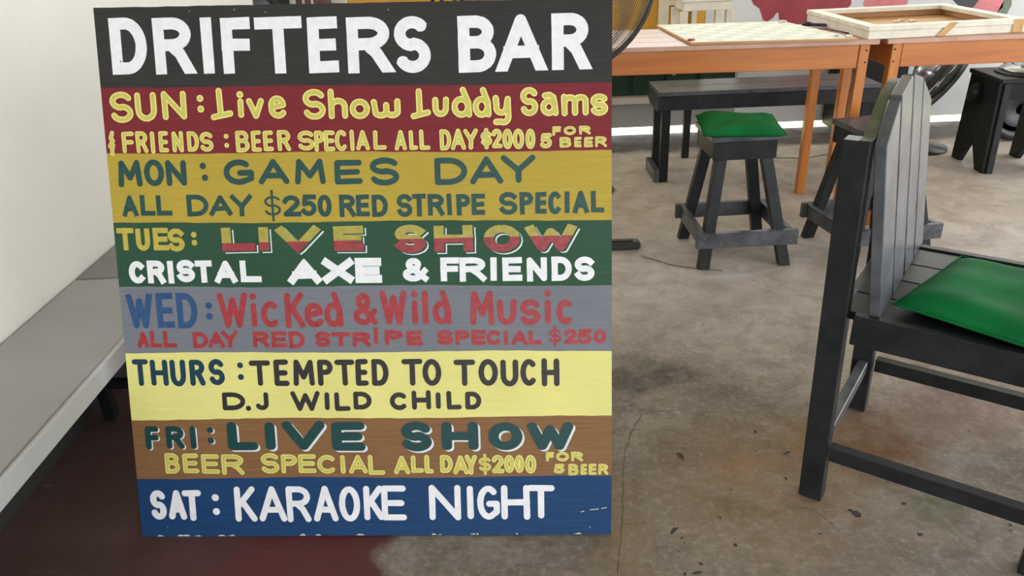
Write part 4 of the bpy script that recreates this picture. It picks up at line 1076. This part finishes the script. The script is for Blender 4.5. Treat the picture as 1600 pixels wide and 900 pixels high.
# fan lying low at the right, seen behind the chair
f2 = thing('floor_fan', 'silver-motored cage fan standing low behind the slatted chair', 'fan', (2.26, 4.0, 0), R(0))
TM = Matrix.Translation((.0, 0, .385)) @ Vector((0, 1, 0)).rotation_difference(Vector((-.74, .40, .54))).to_matrix().to_4x4()
def ring2(r, y): return ring(r, y, .002, 40)
obj('cage_rim', xf(ring(.20, 0, .008), TM), M['black_plastic'], f2)
o = obj('cage_wires', xf(join(*[ring2(.04 + .155 * i / 13, s * .05 * math.sqrt(1 - (i / 13) ** 2 * .96)) for i in range(14) for s in (-1, 1)]), TM), M['dark_plastic'], f2); o['kind'] = 'stuff'
obj('motor', xf(lathe_bm([(.05, 0), (.062, .012), (.062, .07), (.05, .10), (.02, .115)], 28), TM @ Matrix.Translation((0, .03, 0)) @ Matrix.Rotation(R(-90), 4, 'X')), M['silver'], f2)
obj('yoke', tube_bm([(-.05, .10, .38), (-.02, .12, .25), (0, .12, .03)], .012, 10), M['black_plastic'], f2)
obj('base', xf(lathe_bm([(.16, 0), (.16, .012), (.05, .03)], 32), Matrix.Translation((0, .12, 0))), M['black_plastic'], f2)
for k in range(3):
    obj('blade', xf(box_bm(.03, .17, -.004, -.001, -.03, .045, .001), TM @ Matrix.Rotation(2.1 * k, 4, 'Y')), M['dark_plastic'], f2)
cordp = obj('power_cord', tube_bm([(2.36, 3.95, .50), (2.33, 3.95, .42), (2.30, 3.97, .36), (2.27, 4.05, .30), (2.26, 4.09, .26)], .004, 6), M['black_plastic'], f2)

# ============================================================ THINGS AGAINST THE BACK WALL
sp = thing('loudspeaker', 'black loudspeaker cabinet behind the gap between the two orange tables', 'speaker', (2.13, 4.52, 0))
obj('cabinet', box_bm(-.19, .17, -.11, .13, 0.02, .62, .008), M['black_dark'], sp)
obj('grille', box_bm(-.17, .15, -.118, -.111, .05, .59, .003), M['black_plastic'], sp)
for x in (-.15, .13): obj('foot', lathe_bm([(.02, 0), (.02, .02)], 12, (x, 0, 0)), M['black_plastic'], sp)
sp2 = thing('loudspeaker', 'tall black loudspeaker cabinet in the far left corner behind the sign', 'speaker', (-1.29, 4.45, 0))
obj('cabinet', box_bm(-.13, .12, -.12, .12, 0.02, .98, .008), M['black_dark'], sp2)
obj('woofer', xf(lathe_bm([(.10, 0), (.095, .012), (.08, .004), (.03, .002)], 28), Matrix.Translation((0, -.121, .82)) @ Matrix.Rotation(R(90), 4, 'X')), M['black_plastic'], sp2)
for x in (-.09, .09): obj('foot', lathe_bm([(.02, 0), (.02, .02)], 12, (x, 0, 0)), M['black_plastic'], sp2)
M['slat_brown'] = wood('brown_slats', (112, 62, 42), (90, 46, 32), 2, 0.5)
rk = thing('slatted_screen', 'narrow screen of brown and white upright slats, left of the yellow wall', 'screen', (-1.06, 4.63, 0))
for i in range(13):
    x = -.105 + i * .0165
    obj('slat', box_bm(x, x + .012, -.008, .008, .02, 1.1, .002), M['slat_brown'] if i % 3 or i > 8 else M['white_wood'], rk)
obj('rail', box_bm(-.108, .108, .010, .022, .10, .14), M['slat_brown'], rk)
obj('rail', box_bm(-.108, .108, .010, .022, .98, 1.02), M['slat_brown'], rk)
obj('foot', box_bm(-.108, .108, -.02, .022, 0, .019), M['slat_brown'], rk)
tp = thing('camera_tripod', 'black folding stand in front of the yellow wall, only its legs showing above the sign', 'tripod', (-.30, 4.3, 0))
for k in range(3):
    a = 2 * math.pi * k / 3 + .5
    obj('leg', beam_bm((.26 * math.cos(a), .26 * math.sin(a), 0), (.03 * math.cos(a), .03 * math.sin(a), 1.02), .022, .016, (-math.sin(a), math.cos(a), 0)), M['black_plastic'], tp)
obj('head', lathe_bm([(.05, .99), (.05, 1.05), (.02, 1.08)], 16), M['black_plastic'], tp)

# white stool behind the orange tables
ws = thing('white_stool', 'white painted wooden stool behind the checkered board', 'stool', (1.10, 4.42, 0))
obj('seat', box_bm(-.14, .14, -.13, .13, .79, .815, .003), M['white_wood'], ws)
for a in ((-.125, .125, -.118, -.098), (-.125, .125, .098, .118)): obj('apron', box_bm(a[0], a[1], a[2], a[3], .745, .7895), M['white_wood'], ws)
for sx in (-1, 1):
    obj('side_apron', box_bm(sx * .115 - .01, sx * .115 + .01, -.097, .097, .745, .7895), M['white_wood'], ws)
    for sy in (-1, 1):
        obj('leg', box_bm(sx * .122 - .02, sx * .122 + .02, sy * .110 - .016, sy * .110 + .016, .5705, .744), M['white_wood'], ws)
    obj('stretcher', box_bm(sx * .122 - .009, sx * .122 + .009, -.093, .093, .60, .62), M['white_wood'], ws)
wc = thing('white_post_frame', 'white wooden post with a side panel just left of the white stool', 'frame', (.938, 4.655, 0))
obj('post', box_bm(-.027, .027, -.02, .02, .5705, 1.05), M['white_wood'], wc)
obj('side_panel', box_bm(.029, .16, -.008, .008, .74, 1.05), M['white_wood'], wc)
obj('lower_rail', box_bm(.029, .16, -.008, .008, .60, .63), M['white_wood'], wc)
obj('post', box_bm(.162, .19, -.02, .02, .5705, 1.05), M['white_wood'], wc)
